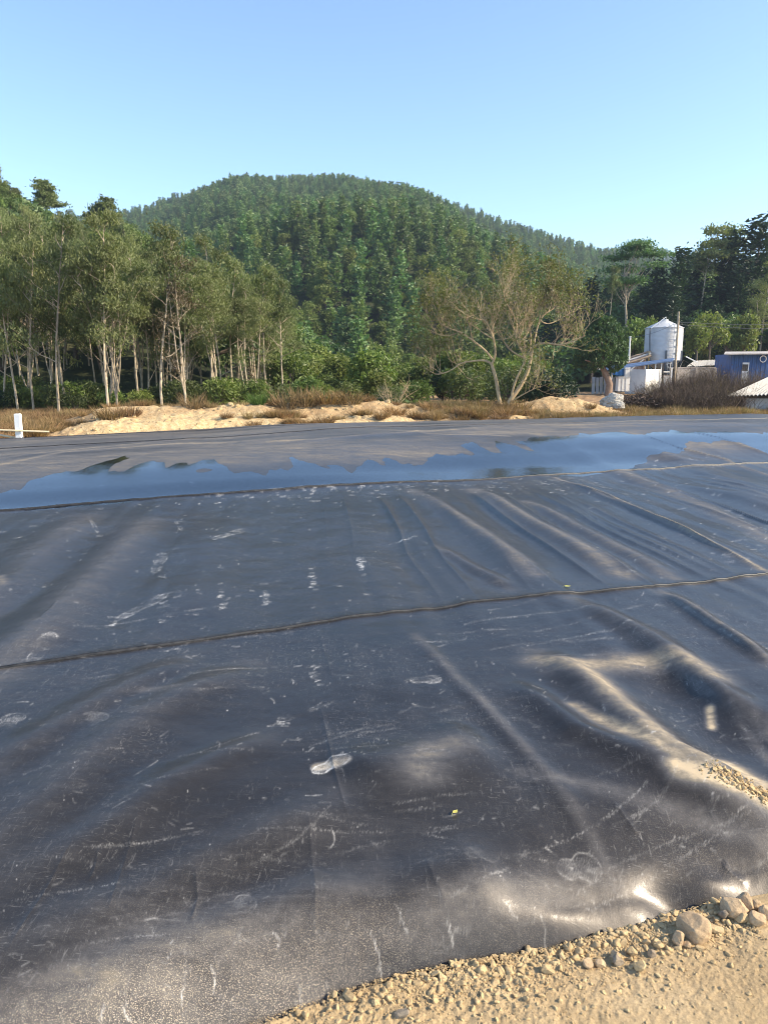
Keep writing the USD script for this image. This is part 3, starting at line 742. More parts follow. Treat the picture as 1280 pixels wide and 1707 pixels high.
def blot(px, py, sx, sy, val, rot=0.0, layer='dust', rough=0.6, seed=1):
    """A soft patch of dust centred on a photograph pixel; sizes in metres."""
    c = cast([px], [py])[0]
    dx, dy = X - c[0], Y - c[1]
    ca, sa = math.cos(rot), math.sin(rot)
    q = ((dx * ca + dy * sa) / sx) ** 2 + ((-dx * sa + dy * ca) / sy) ** 2
    m = q < 9
    v = np.exp(-q[m]) * (1 - rough + rough * 2 * fbm2(X[m], Y[m], 6.0 / max(sx, sy) / 2, 4, seed))
    LAYER[layer][m] = np.maximum(LAYER[layer][m], val * v)

def trail(pts, w, val, layer='dust', seed=3, power=2):
    line = cast([p[0] for p in pts], [p[1] for p in pts])
    lo, hi = line.min(0) - 4 * w, line.max(0) + 4 * w
    m = (X > lo[0]) & (X < hi[0]) & (Y > lo[1]) & (Y < hi[1])
    xm, ym = X[m], Y[m]
    d = poly_dist(xm + 0.4 * w * (fbm2(xm, ym, 3.0, 3, seed) - 0.5), ym + 0.4 * w * (fbm2(xm, ym, 3.0, 3, seed + 1) - 0.5), line)
    v = np.exp(-(d / w) ** power) * (0.45 + 1.1 * fbm2(xm, ym, 7.0, 4, seed + 2))
    LAYER[layer][m] = np.maximum(LAYER[layer][m], val * v)

# dry, dusty far half; film of dust along the rim; drifts of blown earth; pale lines along folds
a_, b_ = ab(X, Y)
LAYER['dust'] += 0.23 * sstep(b_, 9.0, 11.0) * np.clip(fbm2(a_ * 0.45, b_ * 1.8, 1.0, 5, 71) * 3.2 - 0.55, 0.35, 1.7) * (1 - 0.55 * sstep(a_, 9, 14))
LAYER['dust'] += 0.17 * np.exp(-((b_ - 1.72) / 0.20) ** 2) * (0.4 + 0.9 * fbm2(X, Y, 4.0, 4, 72)) * (1 - 0.85 * sstep(a_, 0.3, 0.9))
LAYER['dust'] += 0.03 * np.clip(fbm2(X, Y, 1.1, 4, 73) * 2 - 0.7, 0, 1) * (1 - sstep(b_, 3.5, 6))
LAYER['dust'] += 0.04 * np.clip(fbm2(X, Y, 0.5, 4, 74) * 2 - 0.7, 0, 1)
FOLD_PALE = {0: 0.26, 1: 0.24, 2: 0.22, 3: 0.2, 4: 0.08, 5: 0.26, 6: 0.30, 7: 0.25, 8: 0.12, 9: 0.12, 10: 0.12, 12: 0.1, 14: 0.16, 15: 0.12, 17: 0.06, 18: 0.05, 19: 0.05, 20: 0.06, 21: 0.04, 22: 0.25, 23: 0.25, 24: 0.25, 25: 0.12}  # strength of the pale band along each fold, kept in the dust layer
for i_, val_ in FOLD_PALE.items():
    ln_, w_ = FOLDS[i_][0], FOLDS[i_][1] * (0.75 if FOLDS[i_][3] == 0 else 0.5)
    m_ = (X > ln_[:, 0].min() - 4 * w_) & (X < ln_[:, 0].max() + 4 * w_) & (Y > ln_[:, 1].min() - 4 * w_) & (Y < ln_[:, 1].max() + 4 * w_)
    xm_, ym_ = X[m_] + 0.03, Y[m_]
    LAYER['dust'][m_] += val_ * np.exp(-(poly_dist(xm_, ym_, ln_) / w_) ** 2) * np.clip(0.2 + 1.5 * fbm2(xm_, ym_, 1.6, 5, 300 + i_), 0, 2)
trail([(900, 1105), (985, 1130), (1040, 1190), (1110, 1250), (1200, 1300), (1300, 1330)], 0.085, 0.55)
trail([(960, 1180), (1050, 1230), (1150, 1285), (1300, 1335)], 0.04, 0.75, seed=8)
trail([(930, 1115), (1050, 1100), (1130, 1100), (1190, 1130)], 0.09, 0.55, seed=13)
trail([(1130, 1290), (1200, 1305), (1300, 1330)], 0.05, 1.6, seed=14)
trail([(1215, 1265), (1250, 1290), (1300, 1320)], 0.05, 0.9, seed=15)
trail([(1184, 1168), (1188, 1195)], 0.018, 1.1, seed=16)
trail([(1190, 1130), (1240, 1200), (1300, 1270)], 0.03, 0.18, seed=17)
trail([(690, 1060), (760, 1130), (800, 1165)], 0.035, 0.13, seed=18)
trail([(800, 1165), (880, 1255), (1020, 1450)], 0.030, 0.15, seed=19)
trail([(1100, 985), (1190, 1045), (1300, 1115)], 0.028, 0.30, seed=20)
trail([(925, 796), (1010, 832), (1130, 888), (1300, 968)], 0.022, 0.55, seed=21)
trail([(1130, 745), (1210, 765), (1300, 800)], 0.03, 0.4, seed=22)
trail([(880, 1290), (1040, 1320), (1300, 1395)], 0.05, 0.16, seed=23)
trail([(700, 1285), (745, 1255)], 0.10, 0.34, seed=24)
trail([(530, 1279), (573, 1275)], 0.030, 0.48, seed=25, power=6)
trail([(240, 1155), (300, 1150)], 0.03, 0.14, seed=26)
trail([(0, 970), (4, 985)], 0.05, 0.35, seed=27)
trail([(60, 1690), (200, 1620), (330, 1560)], 0.03, 0.16, seed=28)
blot(350, 1560, 0.35, 0.12, 0.20, 0.35, seed=5)
blot(150, 1660, 0.30, 0.12, 0.30, 0.35, seed=6)
blot(820, 1510, 0.45, 0.07, 0.22, 0.35, seed=7)
# splashed grains along the rim
LAYER['grain'] = 0.75 * np.exp(-((b_ - 1.75) / 0.13) ** 2) * np.clip(fbm2(X, Y, 5.0, 3, 75) * 2.4 - 0.6, 0, 1) * (1 - 0.75 * sstep(a_, 0.35, 0.9))
LAYER['grain'] += 0.14 * np.exp(-((b_ - 1.9) / 0.35) ** 2) * np.clip(fbm2(X, Y, 2.0, 3, 76) * 2 - 0.6, 0, 1)
for _ in range(26):          # dried muddy splashes that ran down the rim
    a0 = rng.uniform(-0.9, 1.25)
    b0 = edge_near(np.array(a0)) + rng.uniform(0.03, 0.16)
    n = 26
    aa, bb = a0 + np.cumsum(rng.normal(0, 0.0022, n)), b0 - np.linspace(0, rng.uniform(0.02, 0.07), n)
    splat('scuff', aa * E1[0] + bb * E2[0], aa * E1[1] + bb * E2[1], rng.uniform(0.1, 0.6, n))

# ---- the wet film above the upper weld: outline from the photograph, laid on the sheet
WET = [(-60, 850), (-60, 835), (0, 822), (12, 818), (25, 820), (45, 801), (70, 795), (100, 787), (135, 786), (165, 772), (200, 763), (214, 764), (192, 772), (185, 785), (205, 788), (222, 782), (240, 771), (255, 769), (285, 777), (310, 780), (335, 772), (352, 770), (376, 773), (384, 784), (392, 791), (405, 786), (418, 784), (424, 790), (448, 792), (452, 783), (470, 785), (484, 791), (489, 778), (486, 765), (500, 766), (520, 781), (545, 790), (538, 779), (560, 777), (590, 790), (594, 778), (612, 772), (640, 776), (640, 765), (668, 772), (690, 772), (712, 764), (728, 755), (775, 762), (795, 760), (770, 744), (785, 735), (815, 748), (842, 755), (818, 738), (828, 732), (865, 745), (894, 752), (860, 733), (890, 726), (940, 724), (1020, 722), (1120, 721), (1320, 718),
       (1320, 770), (1240, 740), (1150, 735), (1135, 748), (1090, 765), (1030, 786), (960, 794), (880, 794), (800, 797), (700, 801), (600, 806), (500, 811), (400, 819), (300, 829), (200, 839), (100, 847), (40, 851)]
wet_xy = cast([p[0] for p in WET], [p[1] for p in WET])
def in_poly(x, y, poly):
    c = np.zeros(x.shape, bool)
    for (x0, y0), (x1, y1) in zip(poly, np.roll(poly, -1, 0)):
        if y0 == y1:
            continue
        c ^= ((y0 > y) != (y1 > y)) & (x < (x1 - x0) * (y - y0) / (y1 - y0) + x0)
    return c
wx, wy = X + 0.22 * (fbm2(X, Y, 2.6, 4, 81) - 0.5), Y + 0.9 * (fbm2(X, Y * 0.5, 1.6, 5, 82) - 0.5) * sstep(b_, 9.2, 10.0) + 0.8 * (fbm2(X, Y * 0.22, 4.2, 3, 84) - 0.5) * sstep(b_, 9.0, 9.8)
sd = poly_dist(wx, wy, np.vstack([wet_xy, wet_xy[:1]]))
sd = np.where(in_poly(wx, wy, wet_xy), sd, -sd)
ca, cb = ab(X, Y)
isl = fbm2(X * 1.0, Y * 0.7, 1.7, 3, 83)
sd = np.minimum(sd, np.where((sd > 0) & (sd < 0.6), (0.70 - isl) * 1.2, sd))
for k in (2, 3):
    sd = np.minimum(sd, np.abs(cb - seam_b(k, ca)) - 0.22)
LAYER['dust'] *= 1 - 0.9 * sstep(sd, -0.05, 0.05)
LAYER['scuff'] *= 1 - 0.7 * sstep(sd, 0.0, 0.06)
paint = np.stack([np.clip(LAYER[k], 0, 1.5) for k in ('dust', 'scuff', 'grain')], -1)

N = grid_normals(X, Y, Zc)
Fq = grid_faces(NR, NC)
keep = (D > -0.22).reshape(-1)[Fq].all(1)
ca, cb = ab(X, Y)
which = np.zeros((NR, NC), int)
for k in range(4):
    which += (cb > seam_b(k, ca))
fw = which.reshape(-1)[Fq[:, 0]]
cover = thing('pond_cover', 'huge black plastic liner stretched over the pond, dusty, wrinkled and wet near its crest', 'pond cover')
P = np.stack([X, Y, Zc], -1).reshape(-1, 3)
def sub(fsel):
    used, inv = np.unique(fsel, return_inverse=True)
    return used, inv.reshape(fsel.shape)
for k, lab in enumerate(('near panel with shoe prints, splashed earth and dust drifts', 'bluish panel between the two long welds, with shoe prints', 'panel with the wet film and dry brownish upper half', None, None)):
    used, f = sub(Fq[keep & (fw == k)])
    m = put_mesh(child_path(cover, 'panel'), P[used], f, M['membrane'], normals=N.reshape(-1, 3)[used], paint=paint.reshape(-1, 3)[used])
    if lab:
        tag(m, lab)

# welded laps: a flap 9 cm wide whose free edge stands a little proud
for k in range(4):
    aa = np.concatenate([np.arange(-12.5, -4, 0.05), np.arange(-4, 9, 0.02), np.arange(9, 23.5, 0.05)])
    rows = []
    wav = 0.5 + 0.9 * meshkit.fbm(np.stack([aa * 1.3, aa * 0, aa * 0 + k], -1), 4, 90)
    for off, lift in ((-0.018, -0.004), (-0.018, 0.005), (-0.013, 0.008), (0.002, 0.004), (0.016, 0.001)):
        b = seam_b(k, aa) + off * (0.7 + 0.5 * wav)
        x, y = aa * E1[0] + b * E2[0], aa * E1[1] + b * E2[1]
        rows.append(np.stack([x, y, cover_z(x, y) + lift * (0.5 + wav)], -1))
    V = np.array(rows)
    put_mesh(child_path(cover, 'weld_flap'), V.reshape(-1, 3), grid_faces(len(rows), len(aa)), M['weld'], normals=grid_normals(V[..., 0], V[..., 1], V[..., 2]).reshape(-1, 3))

# the film of water itself
zs = Zc
sel = (sd > -0.12)
lift = np.clip(sd, -0.06, 0.05) * 0.045
fsel = Fq[sel.reshape(-1)[Fq].all(1) & keep]
used, f = sub(fsel)
Zw = zs + 0.0004 + lift
for k in (1,):
    Zw = Zw - 0.006 * np.exp(-((cb - seam_b(k, ca)) / 0.05) ** 2)
Nw = grid_normals(X, Y, cover_base(X, Y) + 0.3 * gaussian_filter(cover_detail(X, Y), 6))
wm = put_mesh('/World/water', np.stack([X, Y, Zw], -1).reshape(-1, 3)[used], f, M['water'], normals=Nw.reshape(-1, 3)[used])
tag(wm, 'thin film of water reflecting blue sky on the black liner above the upper weld', 'water', kind='structure')

# ------------------------------------------------------------------ plants: building blocks
def cards(c, l, w, rng, droop=0.0, dirs=None, fold=0.25):
    """Leaf-sized folded diamonds around the points c."""
    n = len(c)
    if dirs is None:
        dirs = rng.normal(size=(n, 3))
        dirs[:, 2] -= droop * 2
    dirs = dirs / np.linalg.norm(dirs, axis=1, keepdims=True)
    s = np.cross(dirs, rng.normal(size=(n, 3)))
    s /= np.maximum(np.linalg.norm(s, axis=1, keepdims=True), 1e-6)
    nn = np.cross(dirs, s)
    l = np.broadcast_to(l, n) * rng.uniform(0.65, 1.35, n)
    w = np.broadcast_to(w, n) * rng.uniform(0.7, 1.3, n)
    a, b = c - dirs * l[:, None] / 2, c + dirs * l[:, None] / 2
    p = c + s * w[:, None] / 2 + nn * (w * fold)[:, None]
    q = c - s * w[:, None] / 2 + nn * (w * fold)[:, None]
    v = np.stack([a, p, b, q], 1).reshape(-1, 3)
    i = np.arange(n)[:, None] * 4
    return v, np.vstack([i + [0, 1, 2], i + [0, 2, 3]])

def blades(base, tip, w, rng):
    """Narrow tapering blades from base points to tips, slightly bent."""
    n = len(base)
    mid = (base + tip) / 2 + rng.normal(0, 0.08, (n, 3)) * np.linalg.norm(tip - base, axis=1, keepdims=True)
    s = np.cross(tip - base, rng.normal(size=(n, 3)))
    s /= np.maximum(np.linalg.norm(s, axis=1, keepdims=True), 1e-6)
    w = np.broadcast_to(w, n)[:, None]
    v = np.stack([base - s * w / 2, base + s * w / 2, mid - s * w * 0.4, mid + s * w * 0.4, tip], 1).reshape(-1, 3)
    i = np.arange(n)[:, None] * 5
    return v, np.vstack([i + [0, 1, 3], i + [0, 3, 2], i + [2, 3, 4]])

def limb(p0, d, length, n, rng, wander=0.12, lift=0.05):
    pts = [np.array(p0, float)]
    d = np.array(d, float) / np.linalg.norm(d)
    for _ in range(n):
        d = d + rng.normal(0, wander, 3) + [0, 0, lift]
        d /= np.linalg.norm(d)
        pts.append(pts[-1] + d * length / n)
    return np.array(pts)

def along(pts, t):
    s = np.linspace(0, 1, len(pts))
    return np.array([np.interp(t, s, pts[:, k]) for k in range(3)])

def eucalyptus(path, seed, h, crown0, dens, leafmat, fork=False, bark='bark_pale', lsize=(0.19, 0.065), low=False):
    rng = np.random.default_rng(seed)
    tr, br, twig = MB(), MB(), []
    trunk = limb((0, 0, -0.3), (rng.normal(0, 0.03), rng.normal(0, 0.03), 1), h + 0.3, 12, rng, 0.035, 0.05)
    rad = 0.066 * (h / 8.5) * np.linspace(1, 0.16, 13) ** 0.9
    stems = [(trunk, rad)]
    if fork:
        for k in range(2):
            p = along(trunk, 0.12 + 0.03 * k)
            a = rng.uniform(0, 6.28)
            st = limb(p, (math.cos(a) * 0.3, math.sin(a) * 0.3, 1), h * 0.8, 9, rng, 0.06, 0.12)
            stems.append((st, 0.05 * np.linspace(1, 0.2, 10)))
    for st, r in stems:
        tr.tube(st, r, 7)
        nb = int(11 * (h / 8.5)) if st is trunk else 6
        for k in range(nb):
            t = crown0 + (0.97 - crown0) * (k + rng.random()) / nb
            if low and k == 0:
                t = crown0 * 0.6
            p = along(st, t)
            a = rng.uniform(0, 6.28)
            L = h * rng.uniform(0.10, 0.20) * (1.25 - 0.7 * (t - crown0) / (1 - crown0))
            lm = limb(p, (math.cos(a), math.sin(a), rng.uniform(0.5, 1.1)), L, 5, rng, 0.16, 0.10)
            br.tube(lm, np.linspace(0.024, 0.006, 6) * h / 8.5, 5)
            for j in range(3):
                q = along(lm, rng.uniform(0.4, 0.95))
                a2 = rng.uniform(0, 6.28)
                l2 = limb(q, (math.cos(a2), math.sin(a2), 0.6), L * 0.5, 3, rng, 0.2, 0.02)
                br.tube(l2, np.linspace(0.010, 0.004, 4), 4)
                twig += [l2[-1], l2[-2], (l2[-1] + lm[-1]) / 2]
            twig += [lm[-1], lm[-2]]
        twig.append(st[-1])
    twig = np.array(twig)
    twig = twig[rng.random(len(twig)) < 0.92]
    c = np.repeat(twig, dens, 0)
    c = c + rng.normal(0, 1, c.shape) * np.array([0.21, 0.21, 0.17]) * (h / 8.5) ** 0.7
    cv, cf = cards(c, lsize[0], lsize[1], rng, 0.8)
    put_mesh(path + '/trunk', *tr.get(), M[bark], smooth=50)
    put_mesh(path + '/branches', *br.get(), M[bark], smooth=60)
    put_mesh(path + '/crown', cv, cf, M[leafmat])

def bushy(path, seed, h, r, n, leafmat, lsize, bark='bark_dark', lobes=14, z0=0.25, flatten=0.8):
    """Broad crown made of leaf clumps on short limbs."""
    rng = np.random.default_rng(seed)
    tr = MB()
    tr.tube(limb((0, 0, -0.3), (0, 0, 1), h * 0.7, 6, rng, 0.08), np.linspace(0.035, 0.012, 7) * h, 6)
    cs = []
    for k in range(lobes):
        a, e = rng.uniform(0, 6.28), rng.uniform(-0.5, 1)
        rr = r * rng.uniform(0.35, 0.8)
        ctr = np.array([math.cos(a) * rr * math.cos(e), math.sin(a) * rr * math.cos(e), h * (z0 + (1 - z0) * 0.5) + h * (1 - z0) * 0.36 * math.sin(e) * 1.3])
        tr.tube(limb((0, 0, h * 0.35), ctr - [0, 0, h * 0.35], np.linalg.norm(ctr - [0, 0, h * 0.35]), 4, rng, 0.1), np.linspace(0.014, 0.005, 5) * h, 4)
        m = int(n / lobes)
        d = rng.normal(size=(m, 3))
        d /= np.linalg.norm(d, axis=1, keepdims=True)
        lr = r * rng.uniform(0.32, 0.55)
        cs.append(ctr + d * lr * rng.uniform(0.55, 1.05, (m, 1)) * np.array([1, 1, flatten]))
    c = np.vstack(cs)
    c = c[c[:, 2] > 0.02 * h]
    v, f = cards(c, lsize[0], lsize[1], rng, 0.15)
    put_mesh(path + '/trunk', *tr.get(), M[bark], smooth=50)
    put_mesh(path + '/crown', v, f, M[leafmat])

def pine(path, seed, h, n, leafmat, lsize, spread=0.22, bark='bark_dark', z0=0.15):
    rng = np.random.default_rng(seed)
    tr = MB()
    trunk = limb((0, 0, -0.3), (0, 0, 1), h + 0.2, 7, rng, 0.02)
    tr.tube(trunk, np.linspace(0.016, 0.003, 8) * h, 5)
    cs, ds = [], []
    levels = 9
    for k in range(levels):
        t = z0 + (0.97 - z0) * (k / (levels - 1)) ** 0.9
        R = h * spread * (1.02 - t) ** 0.75 * rng.uniform(0.75, 1.2)
        nb = rng.integers(4, 7)
        for j in range(nb):
            a = 6.283 * j / nb + rng.uniform(-0.5, 0.5)
            L = R * rng.uniform(0.6, 1.15)
            p0 = along(trunk, t)
            e = p0 + [math.cos(a) * L, math.sin(a) * L, L * rng.uniform(0.0, 0.35)]
            if L > 0.08 * h:
                tr.tube(np.array([p0, e]), [0.005 * h, 0.0015 * h], 3, False)
            m = max(3, int(n / (levels * 5) * (0.4 + R / (h * spread))))
            u = rng.uniform(0.25, 1.1, (m, 1))
            c = p0 + (e - p0) * u + rng.normal(0, 0.035 * h, (m, 3))
            cs.append(c)
            dd = np.tile([math.cos(a), math.sin(a), 0.45], (m, 1)) + rng.normal(0, 0.5, (m, 3))
            ds.append(dd)
    v, f = cards(np.vstack(cs), lsize[0], lsize[1], rng, 0, np.vstack(ds))
    put_mesh(path + '/trunk', *tr.get(), M[bark])
    put_mesh(path + '/crown', v, f, M[leafmat])

EUC, EUCN = [], 7
for k in range(EUCN):
    p = klass(f'eucalyptus_kind_{k + 1}')
    eucalyptus(p, 100 + k, 8.5 + (k % 3) * 0.6, (0.42, 0.5, 0.36, 0.55, 0.45, 0.5, 0.4)[k], (28, 22, 30, 22, 31, 26, 26)[k], 'euc_leaf', fork=(k in (2, 5)), low=(k in (0, 1, 3)))
    EUC.append(p)
SPARSE = klass('sparse_eucalyptus_kind')
eucalyptus(SPARSE, 140, 8.5, 0.38, 5, 'dry_leaf', True, lsize=(0.2, 0.08), low=True)
PINE = []
for k in range(3):
    p = klass(f'pine_kind_{k + 1}')
    pine(p, 200 + k, 6.5, (520, 460, 420)[k], 'pine_leaf', (0.62, 0.30), (0.25, 0.22, 0.28)[k], z0=0.12)
    PINE.append(p)
DARKPINE = []
for k in range(2):
    p = klass(f'dark_pine_kind_{k + 1}')
    pine(p, 220 + k, 10.0, 1900, 'dark_leaf', (0.50, 0.20), (0.22, 0.26)[k])
    DARKPINE.append(p)
BROAD = []
for k in range(4):
    p = klass(f'broadleaf_kind_{k + 1}')
    bushy(p, 240 + k, 4.2, (1.7, 1.5, 1.9, 1.6)[k], 1500, 'broad_leaf', (0.34, 0.17), lobes=16, z0=0.12, flatten=0.95)
    BROAD.append(p)
FARROUND = []
for k in range(2):
    p = klass(f'round_tree_kind_{k + 1}')
    bushy(p, 260 + k, 6.0, 2.5, 620, 'pine_leaf', (0.62, 0.36), lobes=13, z0=0.15, flatten=0.95)
    FARROUND.append(p)
SHRUB = []
for k in range(4):
    p = klass(f'shrub_kind_{k + 1}')
    bushy(p, 280 + k, 1.3, 0.85, (1100, 900, 1100, 700)[k], ('broad_leaf', 'shrub_leaf', 'dark_leaf', 'shrub_leaf')[k], (0.15, 0.06), lobes=14, z0=0.05)
    SHRUB.append(p)

# ------------------------------------------------------------------ forest on the mountain (one mass) and its nearest trees
def instancer(name, kinds, pts, rng, smin, smax, label, cat, tilt=0.0, scales=None, kind='stuff'):
    pi = UsdGeom.PointInstancer.Define(stage, '/World/' + numbered(name))
    protos = []
    for i, kpath in enumerate(kinds):
        pp = pi.GetPath().pathString + f'/kind_{i + 1}'
        x = UsdGeom.Xform.Define(stage, pp)
        x.GetPrim().GetReferences().AddInternalReference(kpath)
        protos.append(pp)
    pi.CreatePrototypesRel().SetTargets([Sdf.Path(p) for p in protos])
    n = len(pts)
    pi.CreateProtoIndicesAttr(Vt.IntArray.FromNumpy(rng.integers(0, len(kinds), n).astype(np.int32)))
    pi.CreatePositionsAttr(Vt.Vec3fArray.FromNumpy(np.asarray(pts, np.float32)))
    s = rng.uniform(smin, smax, n) if scales is None else scales
    sv = np.stack([s * rng.uniform(0.85, 1.15, n), s * rng.uniform(0.85, 1.15, n), s], 1)
    pi.CreateScalesAttr(Vt.Vec3fArray.FromNumpy(sv.astype(np.float32)))
    ang = rng.uniform(0, 2 * np.pi, n)
    q = [Gf.Quath(float(math.cos(a / 2)), float(t1), float(t2), float(math.sin(a / 2))) for a, t1, t2 in zip(ang, rng.normal(0, tilt + 1e-6, n), rng.normal(0, tilt + 1e-6, n))]
    pi.CreateOrientationsAttr(Vt.QuathArray(q))
    tag(pi, label, cat, kind=kind)
    return pi

def scatter(which, y0, y1, u0, u1, step, rng):
    """Jittered points on a hill where it is the top surface."""
    ys_, out = y0, []
    while ys_ < y1:
        x0, x1 = u0 * ys_, u1 * ys_
        n = max(1, int((x1 - x0) / step))
        x = x0 + (np.arange(n) + rng.random(n)) * step
        y = ys_ + rng.random(n) * step
        out.append(np.stack([x, y], 1))
        ys_ += step * (1.0 + 0.15 * rng.random())
    p = np.vstack(out)
    z = hill_z(which, p[:, 0], p[:, 1])
    other = np.max([hill_z(k, p[:, 0], p[:, 1]) for k in HILLS if k != which], 0)
    ok = (z > other - 1.0) & (z > ground_z(p[:, 0], p[:, 1]) - 0.3)
    return np.column_stack([p, z])[ok]

rng = np.random.default_rng(77)
mt = scatter('main', 108, 505, -0.62, 0.72, 3.3, rng)
bare = fbm2(mt[:, 0], mt[:, 1], 1 / 30.0, 3, 91)
mt = mt[(bare < 0.68) | (rng.random(len(mt)) < 0.8)]
print('mountain trees', len(mt))
dist = mt[:, 1]
near_m = mt[dist < 180]
far_m = mt[dist >= 180]
pinew = np.clip((far_m[:, 1] - 200) / 110 + 0.35 + (fbm2(far_m[:, 0], far_m[:, 1], 1 / 40.0, 3, 92) - 0.5) * 3, 0.08, 0.97)
isp = rng.random(len(far_m)) < pinew
instancer('mountain_forest', PINE, far_m[isp], rng, 0.6, 1.3, 'dense dark green pines covering the mountain up to its crest', 'forest', 0.01)
instancer('mountain_forest', FARROUND, far_m[~isp], rng, 0.55, 0.9, 'rounded broadleaf trees mixed among the pines on the mountain', 'forest', 0.01)
fr = scatter('far', 560, 790, 0.12, 0.62, 9.0, rng)
instancer('far_forest', FARROUND, fr, rng, 1.0, 1.6, 'hazy trees covering the far hill in the saddle', 'forest')
# nearest rows of the lower slope: one by one
d2 = near_m[np.argsort(near_m[:, 1])]
front = d2[(d2[:, 0] / d2[:, 1] > -0.50) & (d2[:, 0] / d2[:, 1] < 0.42)]
nf = min(230, len(front))
for p in front[:nf]:
    copy_of((BROAD + PINE)[rng.integers(7)], 'slope_tree', 'green tree low on the slope below the mountain', 'tree', p - [0, 0, 0.2], rng.uniform(0, 6.28), rng.uniform(0.7, 1.5), 'trees low on the mountain slope')
rest = np.vstack([front[nf:], d2[(d2[:, 0] / d2[:, 1] <= -0.50) | (d2[:, 0] / d2[:, 1] >= 0.42)]])
instancer('slope_forest', BROAD + PINE + PINE, rest, rng, 0.75, 1.5, 'green broadleaf wood on the lower mountain slope', 'forest')

# ------------------------------------------------------------------ eucalyptus grove on the left
# front trunks: pixel of the foot, distance, height, kind
FRONT = [(8, 680, 33.0, 7.0, 3, 'slender eucalyptus at the left edge of the picture'), (30, 681, 32.0, 7.4, 0, 'eucalyptus with a pair of thin pale trunks near the left edge'), (55, 681, 31.5, 7.6, 1, 'pale eucalyptus with a low slanting branch above the white post'),
         (98, 684, 30.5, 8.2, 1, 'tall straight eucalyptus left of a dark gap, with three low bare branches'), (180, 685, 30.5, 8.0, 0, 'tall pale eucalyptus right of the dark gap'), (196, 684, 31.0, 7.2, 2, 'eucalyptus with trunks forking upward from one foot'),
         (232, 674, 33.5, 7.4, 4, 'thin eucalyptus third behind the forked one'), (272, 683, 31.0, 8.0, 3, 'straight eucalyptus with a tall clean trunk in the middle of the grove'), (308, 681, 31.0, 7.4, 5, 'low forked eucalyptus with bowed limbs like a lyre'),
         (355, 668, 36.0, 7.8, 6, 'eucalyptus with yellowish green crown right of the lyre-shaped one'), (388, 664, 37.0, 7.6, 4, 'yellowish eucalyptus near the right end of the grove'), (447, 655, 38.0, 7.4, 3, 'lone reddish trunked eucalyptus standing right of the grove'),
         (472, 660, 38.0, 6.6, 6, 'crooked thin eucalyptus beside the lone reddish one')]
GROUP_E = 'eucalyptus trees of the left grove'
for px, py, y, h, k, lab in FRONT:
    x = W(px, py, y)[0]
    copy_of(SPARSE if k in (5,) else EUC[k], 'eucalyptus_tree', lab, 'tree', (x, y, land_z(x, y)), rng.uniform(0, 6.28), 0.9 * h / (8.5 + (k % 3) * 0.6), GROUP_E)
taken = [(W(px, py, y)[0], y) for px, py, y, *_ in FRONT]
n_e = 0
for _ in range(4000):
    if n_e >= 200:
        break
    y = rng.uniform(32.5, 62) if rng.random() < 0.75 else rng.uniform(55, 100)
    px = rng.uniform(-60, 490)
    if y > 60 and px > 250 or (px > 430 and y < 40):
        continue
    x = W(px, 600, y)[0]
    if min(math.hypot(x - a, y - b) for a, b in taken) < (1.05 if y < 60 else 2.2):
        continue
    if 105 < px < 172 and y < 39:          # the dark gap
        continue
    taken.append((x, y))
    n_e += 1
    far = y > 52
    sc_ = rng.uniform(0.62, 0.95) * (1.1 if far else 1.0) * (0.88 if px > 330 else 1)
    zz = float(land_z(x, y))
    lim = W(px, np.interp(px, [-60, 0, 50, 100, 130, 165, 220, 300, 400, 490], [285, 310, 345, 385, 395, 392, 400, 425, 450, 500]) + rng.uniform(0, 45), y)[2]
    sc_ = max(0.25, min(sc_, (lim - zz) / 9.3))
    kinds = EUC if rng.random() < 0.9 else [SPARSE]
    copy_of(kinds[rng.integers(len(kinds))], 'eucalyptus_tree', 'slender pale-trunked eucalyptus deeper in the crowded left grove' if not far else 'eucalyptus higher on the slope behind the left grove', 'tree',
            (x, y, land_z(x, y) - 0.1), rng.uniform(0, 6.28), sc_, GROUP_E if not far else 'eucalyptus trees on the left slope')
lh = scatter('left', 40, 118, -0.66, 0.0, 3.4, rng)
lh = lh[(lh[:, 1] > 58) | (rng.random(len(lh)) < 0.6)]
instancer('slope_wood', BROAD + FARROUND[:1], lh, rng, 0.55, 0.95, 'green undergrowth and trees covering the left slope', 'wood')
# tall crowns on the left skyline
BIG = klass('crest_tree_kind')
eucalyptus(BIG, 170, 9.0, 0.55, 26, 'euc_leaf', True, bark='bark_brown', lsize=(0.34, 0.15))
for px, top, y, lab in ((-18, 278, 100, 'tall tree at the top left corner of the wooded slope'), (66, 310, 96, 'wide crowned tree standing up on the left skyline'), (92, 352, 97, 'narrow pointed tree right of the wide crown on the skyline'),
                        (122, 352, 95, 'small tree in the notch of the left skyline'), (165, 338, 92, 'open domed tree standing alone on the left skyline'), (205, 356, 100, 'low tree where the left slope meets the mountain'),
                        (20, 318, 100, 'dark tree on the left skyline below the corner tree'), (140, 372, 78, 'leafy tall eucalyptus below the skyline notch'), (40, 395, 70, 'pale crowned eucalyptus left of the leafy tall one')):
    x, _, zt = W(px, top, y)
    z0 = float(land_z(x, y)) - 0.3
    copy_of(BIG if top < 345 else EUC[4], 'crest_tree', lab, 'tree', (x, y, z0), rng.uniform(0, 6.28), (np.array([1.0, 1.0, 1.0]) if top > 345 else np.array([1.6, 1.6, 1.05])) * (zt - z0) / 9.2, 'trees standing up on the left skyline')
